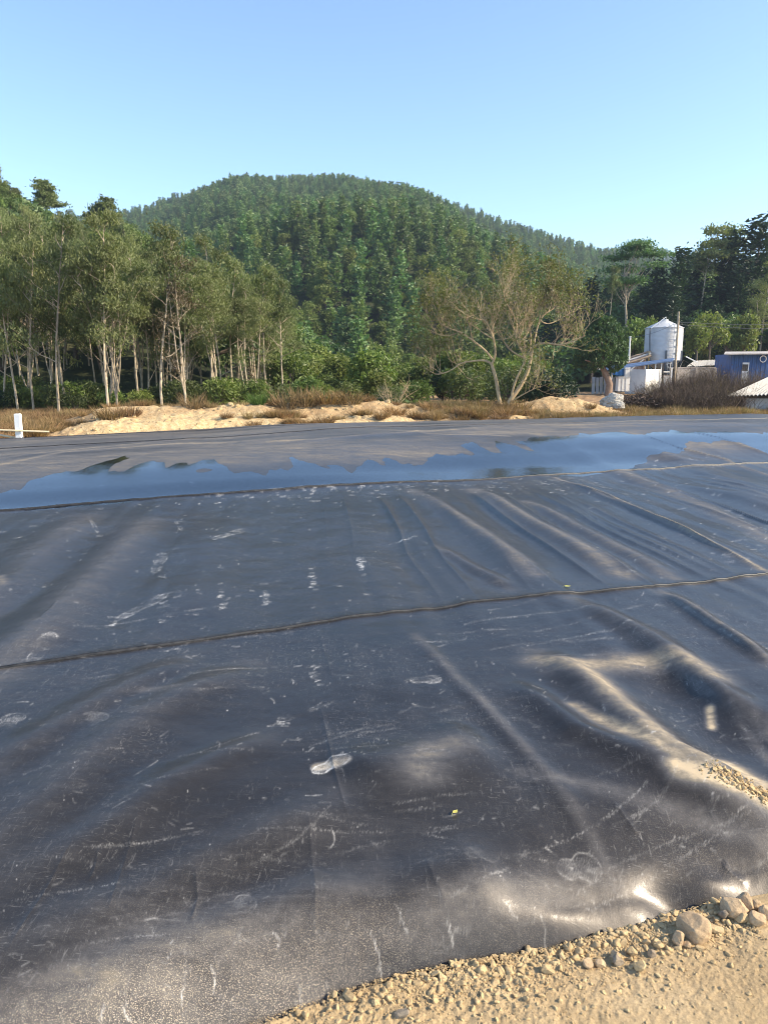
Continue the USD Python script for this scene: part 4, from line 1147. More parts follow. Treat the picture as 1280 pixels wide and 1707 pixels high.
# understorey of the grove
for k in range(110):
    px = rng.uniform(-40, 700)
    y = rng.uniform(31.5, 36) if px < 480 else rng.uniform(31, 40)
    x = W(px, 660, y)[0]
    copy_of(SHRUB[rng.choice(4, p=[0.4, 0.3, 0.1, 0.2])], 'shrub', 'leafy green shrub in the undergrowth below the trees', 'shrub', (x, y, float(land_z(x, y)) - 0.1), rng.uniform(0, 6.28), rng.uniform(0.15, 1.0) ** 0.8 * 1.1, 'undergrowth shrubs along the wood edge')
for k in range(110):
    px = rng.uniform(470, 900)
    y = rng.uniform(36, 90)
    x = W(px, 640, y)[0]
    copy_of(BROAD[rng.integers(4)], 'slope_tree', 'bushy green tree between the grove and the bare spreading tree', 'tree', (x, y, float(land_z(x, y)) - 0.2), rng.uniform(0, 6.28), rng.uniform(0.42, 0.8), 'bushy trees at the foot of the slope')

# ------------------------------------------------------------------ the bare spreading tree
def crop3(pts):
    return [(680 + x / 3.765, 400 + y / 3.765) for x, y in pts]
YB = 27.6
bare = thing('spreading_tree', 'half-bare spreading tree with twisted tan limbs on the far bank', 'tree', (0, 0, 0))
LIMBS = [([(600, 1105), (570, 980), (555, 890), (540, 830), (525, 780)], 0.085, 0.065, 0.0), ([(525, 780), (470, 755), (400, 760), (330, 775), (280, 810), (200, 840), (140, 815)], 0.05, 0.018, 0.5),
         ([(525, 780), (548, 700), (535, 620), (500, 530), (450, 500)], 0.052, 0.018, -0.6), ([(530, 750), (470, 680), (400, 625), (330, 580), (240, 545), (180, 480)], 0.048, 0.016, -0.2), ([(300, 585), (230, 600), (170, 580)], 0.022, 0.01, -0.1),
         ([(545, 660), (530, 560), (560, 480), (620, 350), (640, 280)], 0.04, 0.012, 0.9), ([(632, 1105), (640, 1010), (690, 940), (740, 850), (765, 770), (780, 690)], 0.11, 0.06, 0.0),
         ([(780, 690), (830, 650), (900, 650), (970, 655), (1060, 625), (1110, 600)], 0.05, 0.016, -0.7), ([(780, 690), (800, 600), (830, 500), (880, 450), (920, 420)], 0.05, 0.016, 0.6), ([(655, 990), (670, 900), (720, 790), (735, 740), (690, 650), (690, 550)], 0.06, 0.016, -0.5),
         ([(735, 740), (680, 715), (620, 665), (590, 600), (560, 550)], 0.04, 0.014, 0.8), ([(690, 655), (740, 600), (760, 560), (770, 500)], 0.03, 0.012, 0.2), ([(765, 770), (770, 640), (765, 560), (740, 470), (720, 400)], 0.04, 0.012, 1.0),
         ([(650, 1015), (720, 970), (800, 930), (830, 925)], 0.03, 0.01, -0.8), ([(830, 500), (900, 520), (980, 480), (1040, 450)], 0.026, 0.01, 0.3), ([(535, 620), (470, 580), (420, 545), (350, 500), (320, 430)], 0.03, 0.01, 0.7),
         ([(690, 550), (660, 470), (620, 400), (600, 320)], 0.028, 0.01, -0.4), ([(880, 450), (900, 380), (880, 320)], 0.022, 0.008, 0.5)]
rng = np.random.default_rng(41)
limbs_m, twigs_m, tips = MB(), MB(), []
trunk_m = MB()
def grow(p, d, L, r, depth):
    lm = limb(p, d, L, 4, rng, 0.16, 0.10)
    twigs_m.tube(lm, np.linspace(r, r * 0.5, 5), 4 if depth > 0 else 3, False)
    if depth == 0 or r < 0.0022:
        tips.append(lm[-1]); tips.append(lm[-2])
        return
    for _ in range(rng.integers(2, 4)):
        q = along(lm, rng.uniform(0.35, 1.0))
        d2 = lm[-1] - lm[-2]
        d2 = d2 / np.linalg.norm(d2) + rng.normal(0, 0.55, 3) + [0, 0, 0.25]
        grow(q, d2, L * rng.uniform(0.5, 0.8), r * 0.6, depth - 1)
for k, (pts, r0, r1, dep) in enumerate(LIMBS):
    q = crop3(pts)
    n = len(q)
    line = np.array([W(px, py, YB + dep * 1.3 * (i / (n - 1))) for i, (px, py) in enumerate(q)])
    s = np.linspace(0, 1, n); t = np.linspace(0, 1, 4 * n)
    from scipy.interpolate import make_interp_spline
    sm = make_interp_spline(s, line, k=min(3, n - 1))(t)
    (trunk_m if k in (0, 6) else limbs_m).tube(sm, np.linspace(r0, r1, len(t)) * 0.82, 8 if k in (0, 6) else 6)
    if k in (0, 6):
        continue
    for _ in range(int(5 + 2.2 * n)):
        tt = rng.uniform(0.35, 1.0)
        p = along(sm, tt)
        i = min(int(tt * (len(sm) - 1)), len(sm) - 2)
        d = sm[i + 1] - sm[i]
        d = d / np.linalg.norm(d) * 0.5 + rng.normal(0, 0.5, 3) + [0, 0, 0.75]
        grow(p, d, rng.uniform(0.5, 1.0), min(r1 * 0.7, 0.010), 3 if rng.random() < 0.6 else 2)
trunk_m.build(bare, 'trunk', M['bark_tan'], smooth=60)
limbs_m.build(bare, 'limbs', M['bark_tan'], smooth=60)
twigs_m.build(bare, 'twigs', M['bark_tan'])
tips = np.array(tips)
ctr = tips.mean(0)
wgt = np.clip((tips[:, 2] - ctr[2] + 0.2) / 1.6, 0.05, 1) * np.clip(0.35 + (tips[:, 0] - ctr[0]) / 3.0, 0.25, 1)
wgt = np.maximum(wgt, 0.6 * (tips[:, 0] < ctr[0] - 2.0))
sel_t = tips[rng.random(len(tips)) < np.clip(wgt, 0.25, 0.95)]
c = np.repeat(sel_t, 4, 0) + rng.normal(0, 0.15, (len(sel_t) * 4, 3))
print('bare tree leaves', len(c), 'tips', len(tips))
v, f = cards(c, 0.11, 0.055, rng, 0.2)
put_mesh(bare + '/crown', v, f, M['sparse_leaf'])

# ------------------------------------------------------------------ mango-like tree and trees around the farm
mango = thing('dense_tree', 'dense dark green round-crowned tree with a leaning bare trunk left of the silo', 'tree', (0, 0, 0))
rng = np.random.default_rng(43)
ym = 60.0
base, fork = W(1014, 652, ym), W(1004, 612, ym)
tm = MB()
tm.tube(np.array([base - [0, 0, 0.4], W(1016, 640, ym), W(1011, 625, ym), fork, W(1005, 590, ym)]), [0.30, 0.26, 0.23, 0.22, 0.12], 9)
for px, py, dy in ((985, 585, 0.5), (1020, 580, -0.5), (1003, 560, 0.3), (975, 600, -0.8), (1030, 595, 0.6)):
    tm.tube(np.array([fork, (fork + W(px, py, ym + dy)) / 2 + [0, 0, 0.1], W(px, py, ym + dy)]), [0.14, 0.09, 0.04], 6)
tm.build(mango, 'trunk', M['bark_brown'], smooth=60)
cs = []
for px, py, rr, dy in ((1003, 545, 0.85, 0), (985, 560, 0.8, 0.4), (1022, 556, 0.8, -0.3), (975, 580, 0.75, -0.4), (1008, 572, 0.9, -0.8), (1030, 580, 0.75, 0.2), (985, 605, 0.7, 0.1), (1025, 605, 0.65, -0.2), (1000, 595, 0.8, -0.6), (968, 600, 0.55, 0.3), (1036, 598, 0.5, 0), (995, 533, 0.5, 0.2), (1015, 538, 0.5, 0.2)):
    d = rng.normal(size=(420, 3)); d /= np.linalg.norm(d, axis=1, keepdims=True)
    cs.append(W(px, py, ym + dy) + d * rr * rng.uniform(0.75, 1.08, (420, 1)))
v, f = cards(np.vstack(cs), 0.34, 0.13, rng, 0.5)
put_mesh(mango + '/crown', v, f, M['mango_leaf'])

def farm_tree(kind, name, label, px, top, y, base_py, width=1.0, h0=10.0, group=None, cat='tree'):
    x, _, zt = W(px, top, y)
    zb = W(px, base_py, y)[2] if base_py else float(land_z(x, y)) - 0.3
    s = (zt - zb) / h0
    copy_of(kind, name, label, cat, (x, y, zb), rng.uniform(0, 6.28), (s * width, s * width, s), group)
FLAT = klass('flat_topped_kind')
def flat_top(path, seed):
    rng = np.random.default_rng(seed)
    tr, cs = MB(), []
    st = limb((0, 0, -0.3), (0.05, 0, 1), 7.5, 8, rng, 0.05, 0.1)
    tr.tube(st, np.linspace(0.16, 0.06, 9), 7)
    for k in range(26):
        lv = rng.choice([6.0, 7.4, 8.6, 9.4], p=[0.2, 0.25, 0.3, 0.25])
        a = rng.uniform(0, 6.28)
        R = rng.uniform(0.3, 1) * {6.0: 2.3, 7.4: 2.6, 8.6: 2.7, 9.4: 1.9}[lv]
        e = np.array([math.cos(a) * R, math.sin(a) * R, lv + rng.normal(0, 0.15)])
        p0 = along(st, rng.uniform(0.5, 1.0))
        tr.tube(np.array([p0, (p0 + e) / 2 + [0, 0, -0.2], e]), [0.05, 0.03, 0.012], 5)
        cs.append(e + rng.normal(0, 1, (150, 3)) * [0.65, 0.65, 0.13])
    v, f = cards(np.vstack(cs), 0.34, 0.15, rng)
    put_mesh(path + '/trunk', *tr.get(), M['bark_pale'], smooth=60)
    put_mesh(path + '/crown', v, f, M['pine_leaf'])
flat_top(FLAT, 300)
THIN = klass('thin_tall_tree_kind')
eucalyptus(THIN, 310, 10.0, 0.58, 12, 'euc_leaf', False, bark='bark_pale', lsize=(0.32, 0.13))
farm_tree(FLAT, 'flat_topped_tree', 'flat-topped tree with layered branches and pale trunk behind the farm', 1052, 398, 92, 575)
farm_tree(DARKPINE[0], 'dark_conifer', 'pointed dark conifer straight above the silo', 1128, 415, 96, 575, 1.25)
farm_tree(DARKPINE[1], 'dark_conifer', 'broad dark conifer left of the pointed one above the silo', 1100, 436, 98, 580, 1.3)
farm_tree(DARKPINE[1], 'dark_conifer', 'dark conifer right of the pointed one, above the blue shed', 1160, 425, 100, 575, 1.2)
farm_tree(THIN, 'thin_tree', 'thin pale tree with airy crown above the dark conifers on the right', 1173, 388, 98, 570, 1.3)
farm_tree(THIN, 'thin_tree', 'second airy thin-trunked tree just right of the first', 1197, 388, 100, 575, 1.5)
farm_tree(DARKPINE[0], 'dark_conifer', 'tall dark tree between the airy ones and the right edge', 1232, 390, 98, 575, 1.3)
farm_tree(DARKPINE[1], 'dark_conifer', 'tallest dark tree near the right edge of the picture', 1262, 366, 96, 580, 1.35)
farm_tree(EUC[4], 'edge_tree', 'lighter green leafy tree cut by the right edge', 1278, 440, 84, 600, 1.5, 9.1)
farm_tree(EUC[6], 'edge_tree', 'leafy tree with brownish foliage low at the right edge', 1262, 500, 80, 610, 1.7, 8.5)
farm_tree(THIN, 'thin_tree', 'thin bare-stemmed tree left of the flat-topped one', 1021, 450, 90, 560, 0.8)
farm_tree(DARKPINE[1], 'dark_conifer', 'dark bushy conifer left of the flat-topped tree', 985, 465, 94, 590, 1.3)
farm_tree(DARKPINE[0], 'dark_conifer', 'dark conifer behind the round-crowned tree', 955, 480, 96, 600, 1.3)
for px, top, y, lab in ((1165, 530, 76, 'leafy bush tree right behind the silo'), (1188, 515, 78, 'tall leafy bush tree right of the silo'), (1215, 525, 79, 'leafy bush tree above the blue shed'), (1245, 515, 79, 'bush tree above the right end of the blue shed'), (1080, 530, 80, 'pale green bush tree left behind the silo'), (1055, 525, 80, 'bush tree behind the old plank shed')):
    farm_tree(BROAD[rng.integers(4)], 'bush_tree', lab, px, top, y, 615, 0.75, 4.4)
rh = scatter('right', 80, 135, 0.18, 0.85, 3.6, rng)
nr = 0
for p in rh[rng.permutation(len(rh))]:
    s = rng.uniform(0.55, 0.85)
    top_py = 853.5 - 1280 * ((p[2] + 10 * s - CAM_H) * CP + p[1] * SP) / (p[1] * CP - (p[2] + 10 * s - CAM_H) * SP)
    px = 640 + 1280 * p[0] / (p[1] * CP - (p[2] + 5 - CAM_H) * SP)
    lim = np.interp(px, [900, 960, 1010, 1080, 1140, 1200, 1240, 1285, 1500], [440, 440, 425, 440, 440, 420, 410, 385, 280])
    if top_py < lim:
        s *= max(0.3, 1 - (lim - top_py) / 130)
    k = rng.random()
    kind, hh, lab = (DARKPINE[rng.integers(2)], s, 'dark conifer on the shaded slope behind the farm') if k < 0.55 else (FARROUND[rng.integers(2)], s * 1.2, 'rounded dark tree on the shaded slope behind the farm')
    if px > 1330 or nr > 170:
        continue
    nr += 1
    copy_of(kind, 'slope_conifer' if k < 0.55 else 'slope_round_tree', lab, 'tree', p - [0, 0, 0.3], rng.uniform(0, 6.28), (hh * 1.2, hh * 1.2, hh), 'trees on the shaded right slope')
rout = scatter('right', 80, 150, 0.62, 1.5, 4.5, rng)
instancer('side_forest', DARKPINE, rout, rng, 0.7, 1.0, 'dark wood continuing along the slope to the right', 'forest')
# dark bushes behind the bare tree
for k in range(26):
    px = rng.uniform(730, 930)
    y = rng.uniform(32, 50)
    x = W(px, 650, y)[0]
    copy_of(SHRUB[2] if rng.random() < 0.6 else SHRUB[1], 'shrub', 'dark shrub in the shade behind the half-bare spreading tree', 'shrub', (x, y, float(land_z(x, y)) - 0.1), rng.uniform(0, 6.28), rng.uniform(0.9, 1.7), 'dark shrubs behind the spreading tree')

# ------------------------------------------------------------------ bank vegetation
rng = np.random.default_rng(55)
def tuft(path, seed, h, n, mat, spread=0.3, w=0.012, lean=0.5):
    r = np.random.default_rng(seed)
    a, rad = r.uniform(0, 6.28, n), np.sqrt(r.random(n)) * spread * 0.5
    base = np.stack([np.cos(a) * rad, np.sin(a) * rad, np.zeros(n) - 0.03], 1)
    out = r.uniform(0, lean, n)
    hh = h * r.uniform(0.45, 1.1, n)
    tip = base + np.stack([np.cos(a) * out * hh + r.normal(0, 0.1, n) * h, np.sin(a) * out * hh + r.normal(0, 0.1, n) * h, hh], 1)
    v, f = blades(base, tip, w, r)
    put_mesh(path + '/blades', v, f, M[mat])
STRAW, FERN = [], []
for k in range(3):
    p = klass(f'straw_tuft_kind_{k + 1}'); tuft(p, 400 + k, 0.45, 170, 'straw', 0.45, 0.016, 0.9); STRAW.append(p)
    p = klass(f'bracken_tuft_kind_{k + 1}'); tuft(p, 410 + k, 0.34, 190, 'bracken', 0.55, 0.020, 1.2); FERN.append(p)
GREEN = klass('green_tuft_kind'); tuft(GREEN, 420, 0.5, 190, 'fresh_leaf', 0.45, 0.02, 0.9)
def on_bank(px, y):
    x = W(px, 690, y)[0]
    return np.array([x, y, float(ground_z(x, y))])
for kinds, name, lab, px, y, s in ((STRAW, 'grass_clump', 'big pale straw-coloured grass clump on the far bank left of the sand heap', 478, 25.2, 1.5), (STRAW, 'grass_clump', 'second straw-coloured clump right of the biggest one', 508, 25.4, 1.6), (FERN, 'bracken_clump', 'reddish brown bracken clump right of the straw grass', 545, 25.6, 1.5),
                                   (FERN, 'bracken_clump', 'reddish bracken clump at the left foot of the sand heap', 580, 25.7, 1.4), (STRAW, 'grass_clump', 'upright dry grass clump in front of the pale sand, left of the middle', 322, 24.3, 1.2), ([GREEN], 'green_clump', 'small dark green clump left of the big straw grass', 430, 25.1, 0.9),
                                   (FERN, 'bracken_clump', 'low bracken patch in front of the pale sand on the left', 185, 22.8, 1.3), (FERN, 'bracken_clump', 'low bracken patch right of the one before the pale sand', 215, 23.2, 1.1), (FERN, 'bracken_clump', 'bracken clump under the half-bare spreading tree', 860, 27.0, 1.5),
                                   (FERN, 'bracken_clump', 'bracken clump left of the spreading tree trunks', 800, 26.8, 1.5), (STRAW, 'grass_clump', 'tall dry grass clump right of the spreading tree', 925, 30.5, 1.7), ([GREEN], 'green_clump', 'fresh green plant at the right end of the sand heap', 757, 26.6, 0.6)):
    copy_of(kinds[rng.integers(len(kinds))], name, lab, 'grass', on_bank(px, y), rng.uniform(0, 6.28), s)
pts_s, pts_f = [], []
for _ in range(9000):
    px, y = rng.uniform(-80, 1330), rng.uniform(19.5, 33)
    x = W(px, 690, y)[0]
    d = -float(inside(np.array(x), np.array(y)))
    if d < 0.35:
        continue
    sandy_ = max([1.2 * math.exp(-((x - mx) / sx) ** 2 - ((y - my) / (sy * 1.2)) ** 2) for mx, my, h, sx, sy in _mounds])
    veg = float(fbm2(np.array(x), np.array(y), 0.5, 3, 95))
    if sandy_ > 0.30 and rng.random() < 0.97:
        continue
    ba, bb_ = ab(x, y)
    dsand = -d if False else d
    on_sand = float(np.interp(ba, [-6, -1.6, -0.6, 4.6, 5.4, 6.0, 8.8, 9.4, 12.5, 14], [0.1, 0.2, 1, 1, 0.3, 1.0, 1.0, 0.3, 0.75, 0.1]))
    if d < 2.4 and rng.random() < on_sand * 0.93:
        continue
    if veg < 0.47 and rng.random() < 0.9:
        continue
    (pts_f if (px < 260 or 520 < px < 620 or 770 < px < 1000) and rng.random() < 0.75 else pts_s if rng.random() < 0.5 else pts_f).append((x, y, float(ground_z(x, y))))
pts_s, pts_f = np.array(pts_s)[:1500], np.array(pts_f)[:2300]
instancer('dry_grass', STRAW, pts_s, rng, 0.35, 0.95, 'dry straw-coloured grass scattered over the far bank', 'grass', 0.05)
instancer('bracken', FERN, pts_f, rng, 0.35, 0.95, 'reddish brown dead bracken over the far bank', 'bracken', 0.05)

# clods and rubble lying about the cut bank
rb = []
for _ in range(2600):
    px, y = rng.uniform(60, 1060), rng.uniform(20.5, 29)
    x = W(px, 700, y)[0]
    d = -float(inside(np.array(x), np.array(y)))
    if 0.15 < d < 3.2:
        rb.append((x, y, float(ground_z(x, y))))
rb = np.array(rb)
BANKCLOD = []
for k in range(3):
    p = klass(f'bank_clod_kind_{k + 1}')
    _m = trimesh.creation.icosphere(1)
    _v = _m.vertices * (1 + 0.7 * (meshkit.fbm(_m.vertices * 1.7 + k * 3.1, 3, 40 + k)[:, None] - 0.5)) * [1, 0.8, 0.6]
    put_mesh(p + '/lump', _v, _m.faces, M['clod'])
    BANKCLOD.append(p)
instancer('bank_rubble', BANKCLOD, rb, rng, 1, 1, 'pale clods strewn over the sandy cut bank across the pond', 'rubble', 0.2, scales=np.minimum(0.018 + rng.pareto(2.2, len(rb)) * 0.02, 0.13))

# banana-like leafy plant and small bare shrub in front of the wood
def broadleaf_plant(name, label, px, y, h, n):
    p0 = on_bank(px, y)
    t = thing(name, label, 'plant', p0)
    for k in range(n):
        a, m = rng.uniform(0, 6.28), MB()
        L = h * rng.uniform(0.7, 1.1)
        s = np.linspace(0, 1, 7)
        mid = np.stack([np.cos(a) * L * 0.5 * s ** 1.3, np.sin(a) * L * 0.5 * s ** 1.3, L * (s - 0.45 * s ** 3)], 1)
        w = 0.16 * h * np.sin(np.pi * np.clip(s * 0.9 + 0.08, 0, 1))
        side = np.array([-math.sin(a), math.cos(a), 0])
        V = np.vstack([mid + side * w[:, None] - [0, 0, 0.02], mid, mid - side * w[:, None] - [0, 0, 0.02]])
        F = []
        for i in range(6):
            F += [[i, i + 1, 8 + i], [i, 8 + i, 7 + i], [7 + i, 8 + i, 15 + i], [7 + i, 15 + i, 14 + i]]
        m.add(V, F).build(t, 'leaf', M['fresh_leaf'])
broadleaf_plant('banana_plant', 'bright green broad-leaved plant at the wood edge behind the sand heap', 690, 31.5, 1.0, 8)
broadleaf_plant('banana_plant', 'shorter broad-leaved green plant right of the taller one', 712, 31.8, 0.75, 7)
broadleaf_plant('banana_plant', 'light green broad-leaved plant left of the dead shrub', 588, 31.5, 0.7, 6)
dead = thing('dead_shrub', 'leafless grey shrub with slanting twigs at the wood edge', 'shrub', on_bank(655, 31.0))
dm = MB()
for k in range(16):
    a = rng.uniform(0, 6.28)
    st = limb((0, 0, 0), (math.cos(a), math.sin(a) * 0.5, 1.0), rng.uniform(0.7, 1.4), 5, rng, 0.15)
    dm.tube(st, np.linspace(0.018, 0.005, 6), 4)
    for j in range(3):
        q = along(st, rng.uniform(0.4, 0.9))
        dm.tube(limb(q, rng.normal(0, 1, 3) + [0, 0, 0.8], 0.5, 3, rng, 0.2), np.linspace(0.008, 0.003, 4), 3)
dm.build(dead, 'twigs', M['bark_tan'])

# ------------------------------------------------------------------ white post with bamboo rails on the left
fe = thing('post_and_rails', 'square white post with two pale bamboo rails on the left bank', 'fence', (0, 0, 0))
yp = 19.3
pb = W(33.5, 742, yp)
pb[2] = W(33.5, 741, yp)[2]
pm = trimesh.creation.box(extents=(0.13, 0.13, 0.80))
pm.apply_translation((0, 0, 0.36))
mb = MB().tm(pm)
cap = trimesh.creation.box(extents=(0.11, 0.11, 0.012)); cap.apply_translation((0, 0, 0.766))
mb.tm(cap)
v, f = mb.get()
put_mesh(fe + '/post', v + pb, f, M['white_paint'])
MB().tube([W(-70, 713, yp - 0.25), W(10, 717, yp - 0.1), W(33, 718, yp - 0.1), W(82, 719.5, yp + 0.1)], [0.024, 0.024, 0.023, 0.021], 7).build(fe, 'rail', M['bamboo'], smooth=60)
MB().tube([W(-70, 712, yp + 0.35), W(0, 725, yp + 0.12), W(33, 731, yp + 0.10), W(64, 737, yp + 0.2)], [0.026, 0.025, 0.024, 0.022], 7).build(fe, 'rail', M['bamboo'], smooth=60)

# ------------------------------------------------------------------ farm
def pbox(px0, py0, px1, py1, y, depth):
    """Corners of a box whose front face spans two photograph pixels at distance y."""
    a, b = W(px0, py1, y), W(px1, py0, y)
    return (min(a[0], b[0]), y, min(a[2], b[2])), (max(a[0], b[0]), y + depth, max(a[2], b[2]))

# silo
ys_ = 70.0
sc = W(1115, 600, ys_)
R = (W(1146, 600, ys_)[0] - W(1084, 600, ys_)[0]) / 2
zt, zb, za, zh, zg = W(1115, 545, ys_)[2], W(1115, 600, ys_)[2], W(1115, 531, ys_)[2], W(1115, 622, ys_)[2], W(1115, 652, ys_)[2]
silo = thing('feed_silo', 'white ribbed metal feed silo with conical roof and side ladder', 'silo', (0, 0, 0))
cx, cy = sc[0], ys_ + R
def revolve(prof, n=48):
    m = trimesh.creation.revolve(np.array(prof), sections=n)
    m.apply_translation((cx, cy, 0))
    return m
prof = []
nrib = 26
for i in range(nrib * 4 + 1):
    z = zb + (zt - zb) * i / (nrib * 4)
    prof.append((R - 0.012 + 0.012 * math.cos(i * math.pi / 2), z))
MB().tm(revolve([(R * 0.98, zb)] + prof + [(R * 0.97, zt)])).build(silo, 'body', M['silo_sheet'], smooth=60)
MB().tm(revolve([(R * 1.03, zt - 0.02), (R * 1.03, zt + 0.02), (0.30, za - 0.04), (0.30, za + 0.06), (0.0, za + 0.10)])).build(silo, 'roof', M['silo_sheet'], smooth=30)
MB().tm(revolve([(0.18, zh), (R * 0.985, zb + 0.01), (R * 0.99, zb + 0.05)], 40)).build(silo, 'hopper', M['galvanised'], smooth=40)
for k in range(6):
    a = k * math.pi / 3 + 0.35
    MB().box((cx + math.cos(a) * R * 1.01 - 0.07, cy + math.sin(a) * R * 1.01 - 0.07, zg), (cx + math.cos(a) * R * 1.01 + 0.07, cy + math.sin(a) * R * 1.01 + 0.07, zb + 0.85)).build(silo, 'leg', M['dark_steel'])
    a2 = a + math.pi / 3
    p, q = np.array([cx + math.cos(a) * R, cy + math.sin(a) * R, zb - 0.2]), np.array([cx + math.cos(a2) * R, cy + math.sin(a2) * R, zg + 0.3])
    MB().tube([p, q], 0.03, 5).build(silo, 'brace', M['galvanised'])
lx0, lx1, ly = W(1112, 600, ys_)[0], W(1119.5, 600, ys_)[0], cy - R - 0.18
lad = MB()
for x in (lx0, lx1):
    lad.tube([(x, ly, W(0, 627, ys_)[2]), (x, ly, zt + 0.1), (x, ly + 0.35, zt + 0.35)], 0.025, 5)
lad_path = lad.build(silo, 'ladder', M['galvanised'])
z = W(0, 627, ys_)[2] + 0.2
while z < zt:
    MB().tube([(lx0, ly, z), (lx1, ly, z)], 0.018, 5).build(lad_path, 'rung', M['galvanised'])
    z += 0.30
for px, h in ((1106, 0), (1124, 0)):
    pass
cage = MB()
for z in np.arange(zb + 0.4, zt, 0.7):
    t = np.linspace(0, math.pi, 9)
    cage.tube(np.stack([(lx0 + lx1) / 2 + np.cos(t) * 0.3, ly - np.sin(t) * 0.42, np.full(9, z)], 1), 0.014, 4)
cage.build(silo, 'ladder_hoops', M['galvanised'])
MB().tube([W(1085, 547, ys_ + 0.4), W(1110, 528, ys_ + 1.2)], 0.03, 5).tube([W(1110, 528, ys_ + 1.2), W(1110, 535, ys_ + 1.2)], 0.025, 5).tube([W(1098, 537.5, ys_ + 0.8), W(1098, 541, ys_ + 0.8)], 0.02, 5).build(silo, 'roof_rail', M['galvanised'])
MB().tube([W(1084, 546, ys_ + 0.5), W(1083, 560, ys_ + 0.5), W(1083, 650, ys_ + 0.5)], 0.07, 7).build(silo, 'fill_pipe', M['dark_steel'])
for py_ in (553, 566, 577, 588):
    c = W(1126.5, py_, ys_ + 0.05)
    MB().box(c - [0.10, 0.03, 0.04], c + [0.10, 0.03, 0.04]).build(silo, 'sight_plate', M['galvanised'])

def pole(px, top, bot, y, r, mat, name, label, cat='pole', fit=True):
    t = thing(name, label, cat, (0, 0, 0))
    a, b = W(px, bot, y), W(px, top, y)
    b[0] = a[0] + 0.01
    MB().tube([a, (a + b) / 2, b], [r * 1.15, r, r * 0.85], 10).build(t, 'shaft', M[mat], smooth=60)
    if fit:
        MB().box(b + [-0.25, -0.04, -0.35], b + [0.25, 0.04, -0.29]).build(t, 'cross_arm', M['dark_steel'])
        for s in (-0.2, 0.2):
            MB().tube([b + [s, 0, -0.29], b + [s, 0, -0.19]], 0.025, 6).build(t, 'insulator', M['white_paint'])
    return b
p1 = pole(1122.5, 519, 655, 66, 0.095, 'bark_pale', 'utility_pole', 'slim weathered pole standing in front of the silo', fit=False)
p2 = pole(1046, 560, 640, 70, 0.08, 'dirty_white', 'utility_pole', 'short pale pole between the round-crowned tree and the silo', fit=False)
line = thing('power_line', 'thin wires crossing the dark trees right of the silo', 'wires', (0, 0, 0))
for (x0, y0, x1, y1) in ((1123, 536, 1420, 536), (1123, 540, 1420, 546), (1046, 563, 1123, 540)):
    s = np.linspace(0, 1, 14)
    a, b = W(x0, y0, 66.0 if x0 > 1100 else 70.0), W(x1, y1, 66.0)
    pts = a + (b - a) * s[:, None]
    pts[:, 2] -= 0.9 * s * (1 - s)
    MB().tube(pts, 0.014, 4).build(line, 'wire', M['wire'])

def wall_thing(name, label, cat, px0, py0, px1, py1, y, depth, mat, cope=None, group=None):
    t = thing(name, label, cat, (0, 0, 0))
    lo, hi = pbox(px0, py0, px1, py1, y, depth)
    MB().box(lo, hi).build(t, 'wall', M[mat])
    if cope:
        MB().box((lo[0] - 0.04, lo[1] - 0.04, hi[2] + 0.002), (hi[0] + 0.04, hi[1] + 0.04, hi[2] + 0.07)).build(t, 'coping', M[cope])
    return t, lo, hi

# white-walled hut seen on its corner
hut = thing('white_hut', 'small flat-roofed hut with one white wall and the rest coloured grey for shade', 'hut', (0, 0, 0))
c = W(1075, 650, 63.0); zt_ = W(1075, 615, 63.0)[2]; zb_ = c[2] - 0.3
wr = W(1106, 650, 63.0)[0] - c[0]; wl = c[0] - W(1049, 650, 63.0)[0]
corner = np.array([c[0], 63.0])
dr, dl = np.array([0.86, 0.51]), np.array([-0.72, 0.69])
pr, pl = corner + dr * wr / 0.86, corner + dl * wl / 0.72
def slab(t, name, p, q, z0, z1, th, mat):
    p, q = np.array(p), np.array(q)
    d = (q - p) / np.linalg.norm(q - p)
    n = np.array([-d[1], d[0]]) * th
    poly = [p, q, q + n, p + n]
    V = [[*k, z0] for k in poly] + [[*k, z1] for k in poly]
    F = [[0, 1, 5, 4], [1, 2, 6, 5], [2, 3, 7, 6], [3, 0, 4, 7], [4, 5, 6, 7], [3, 2, 1, 0]]
    MB().add(V, F).build(t, name, M[mat])
slab(hut, 'wall', corner, pr, zb_, zt_, 0.15, 'dirty_white')
slab(hut, 'wall', pl, corner - dr * 0.001, zb_, zt_ - 0.01, 0.15, 'grey_wall')  # shade on this and the back walls is put into their grey colour
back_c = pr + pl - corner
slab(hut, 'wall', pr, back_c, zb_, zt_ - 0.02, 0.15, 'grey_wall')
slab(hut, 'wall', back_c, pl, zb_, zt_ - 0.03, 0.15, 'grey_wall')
V = [[*k, zt_ - 0.18] for k in (corner + (back_c - corner) * 0.04, pr + (pl - pr) * 0.04, back_c + (corner - back_c) * 0.04, pl + (pr - pl) * 0.04)]
V += [[a_, b2, z - 0.06] for a_, b2, z in V]
MB().add(V, [[0, 1, 2, 3], [7, 6, 5, 4], [0, 4, 5, 1], [1, 5, 6, 2], [2, 6, 7, 3], [3, 7, 4, 0]]).build(hut, 'roof', M['roof_old'])

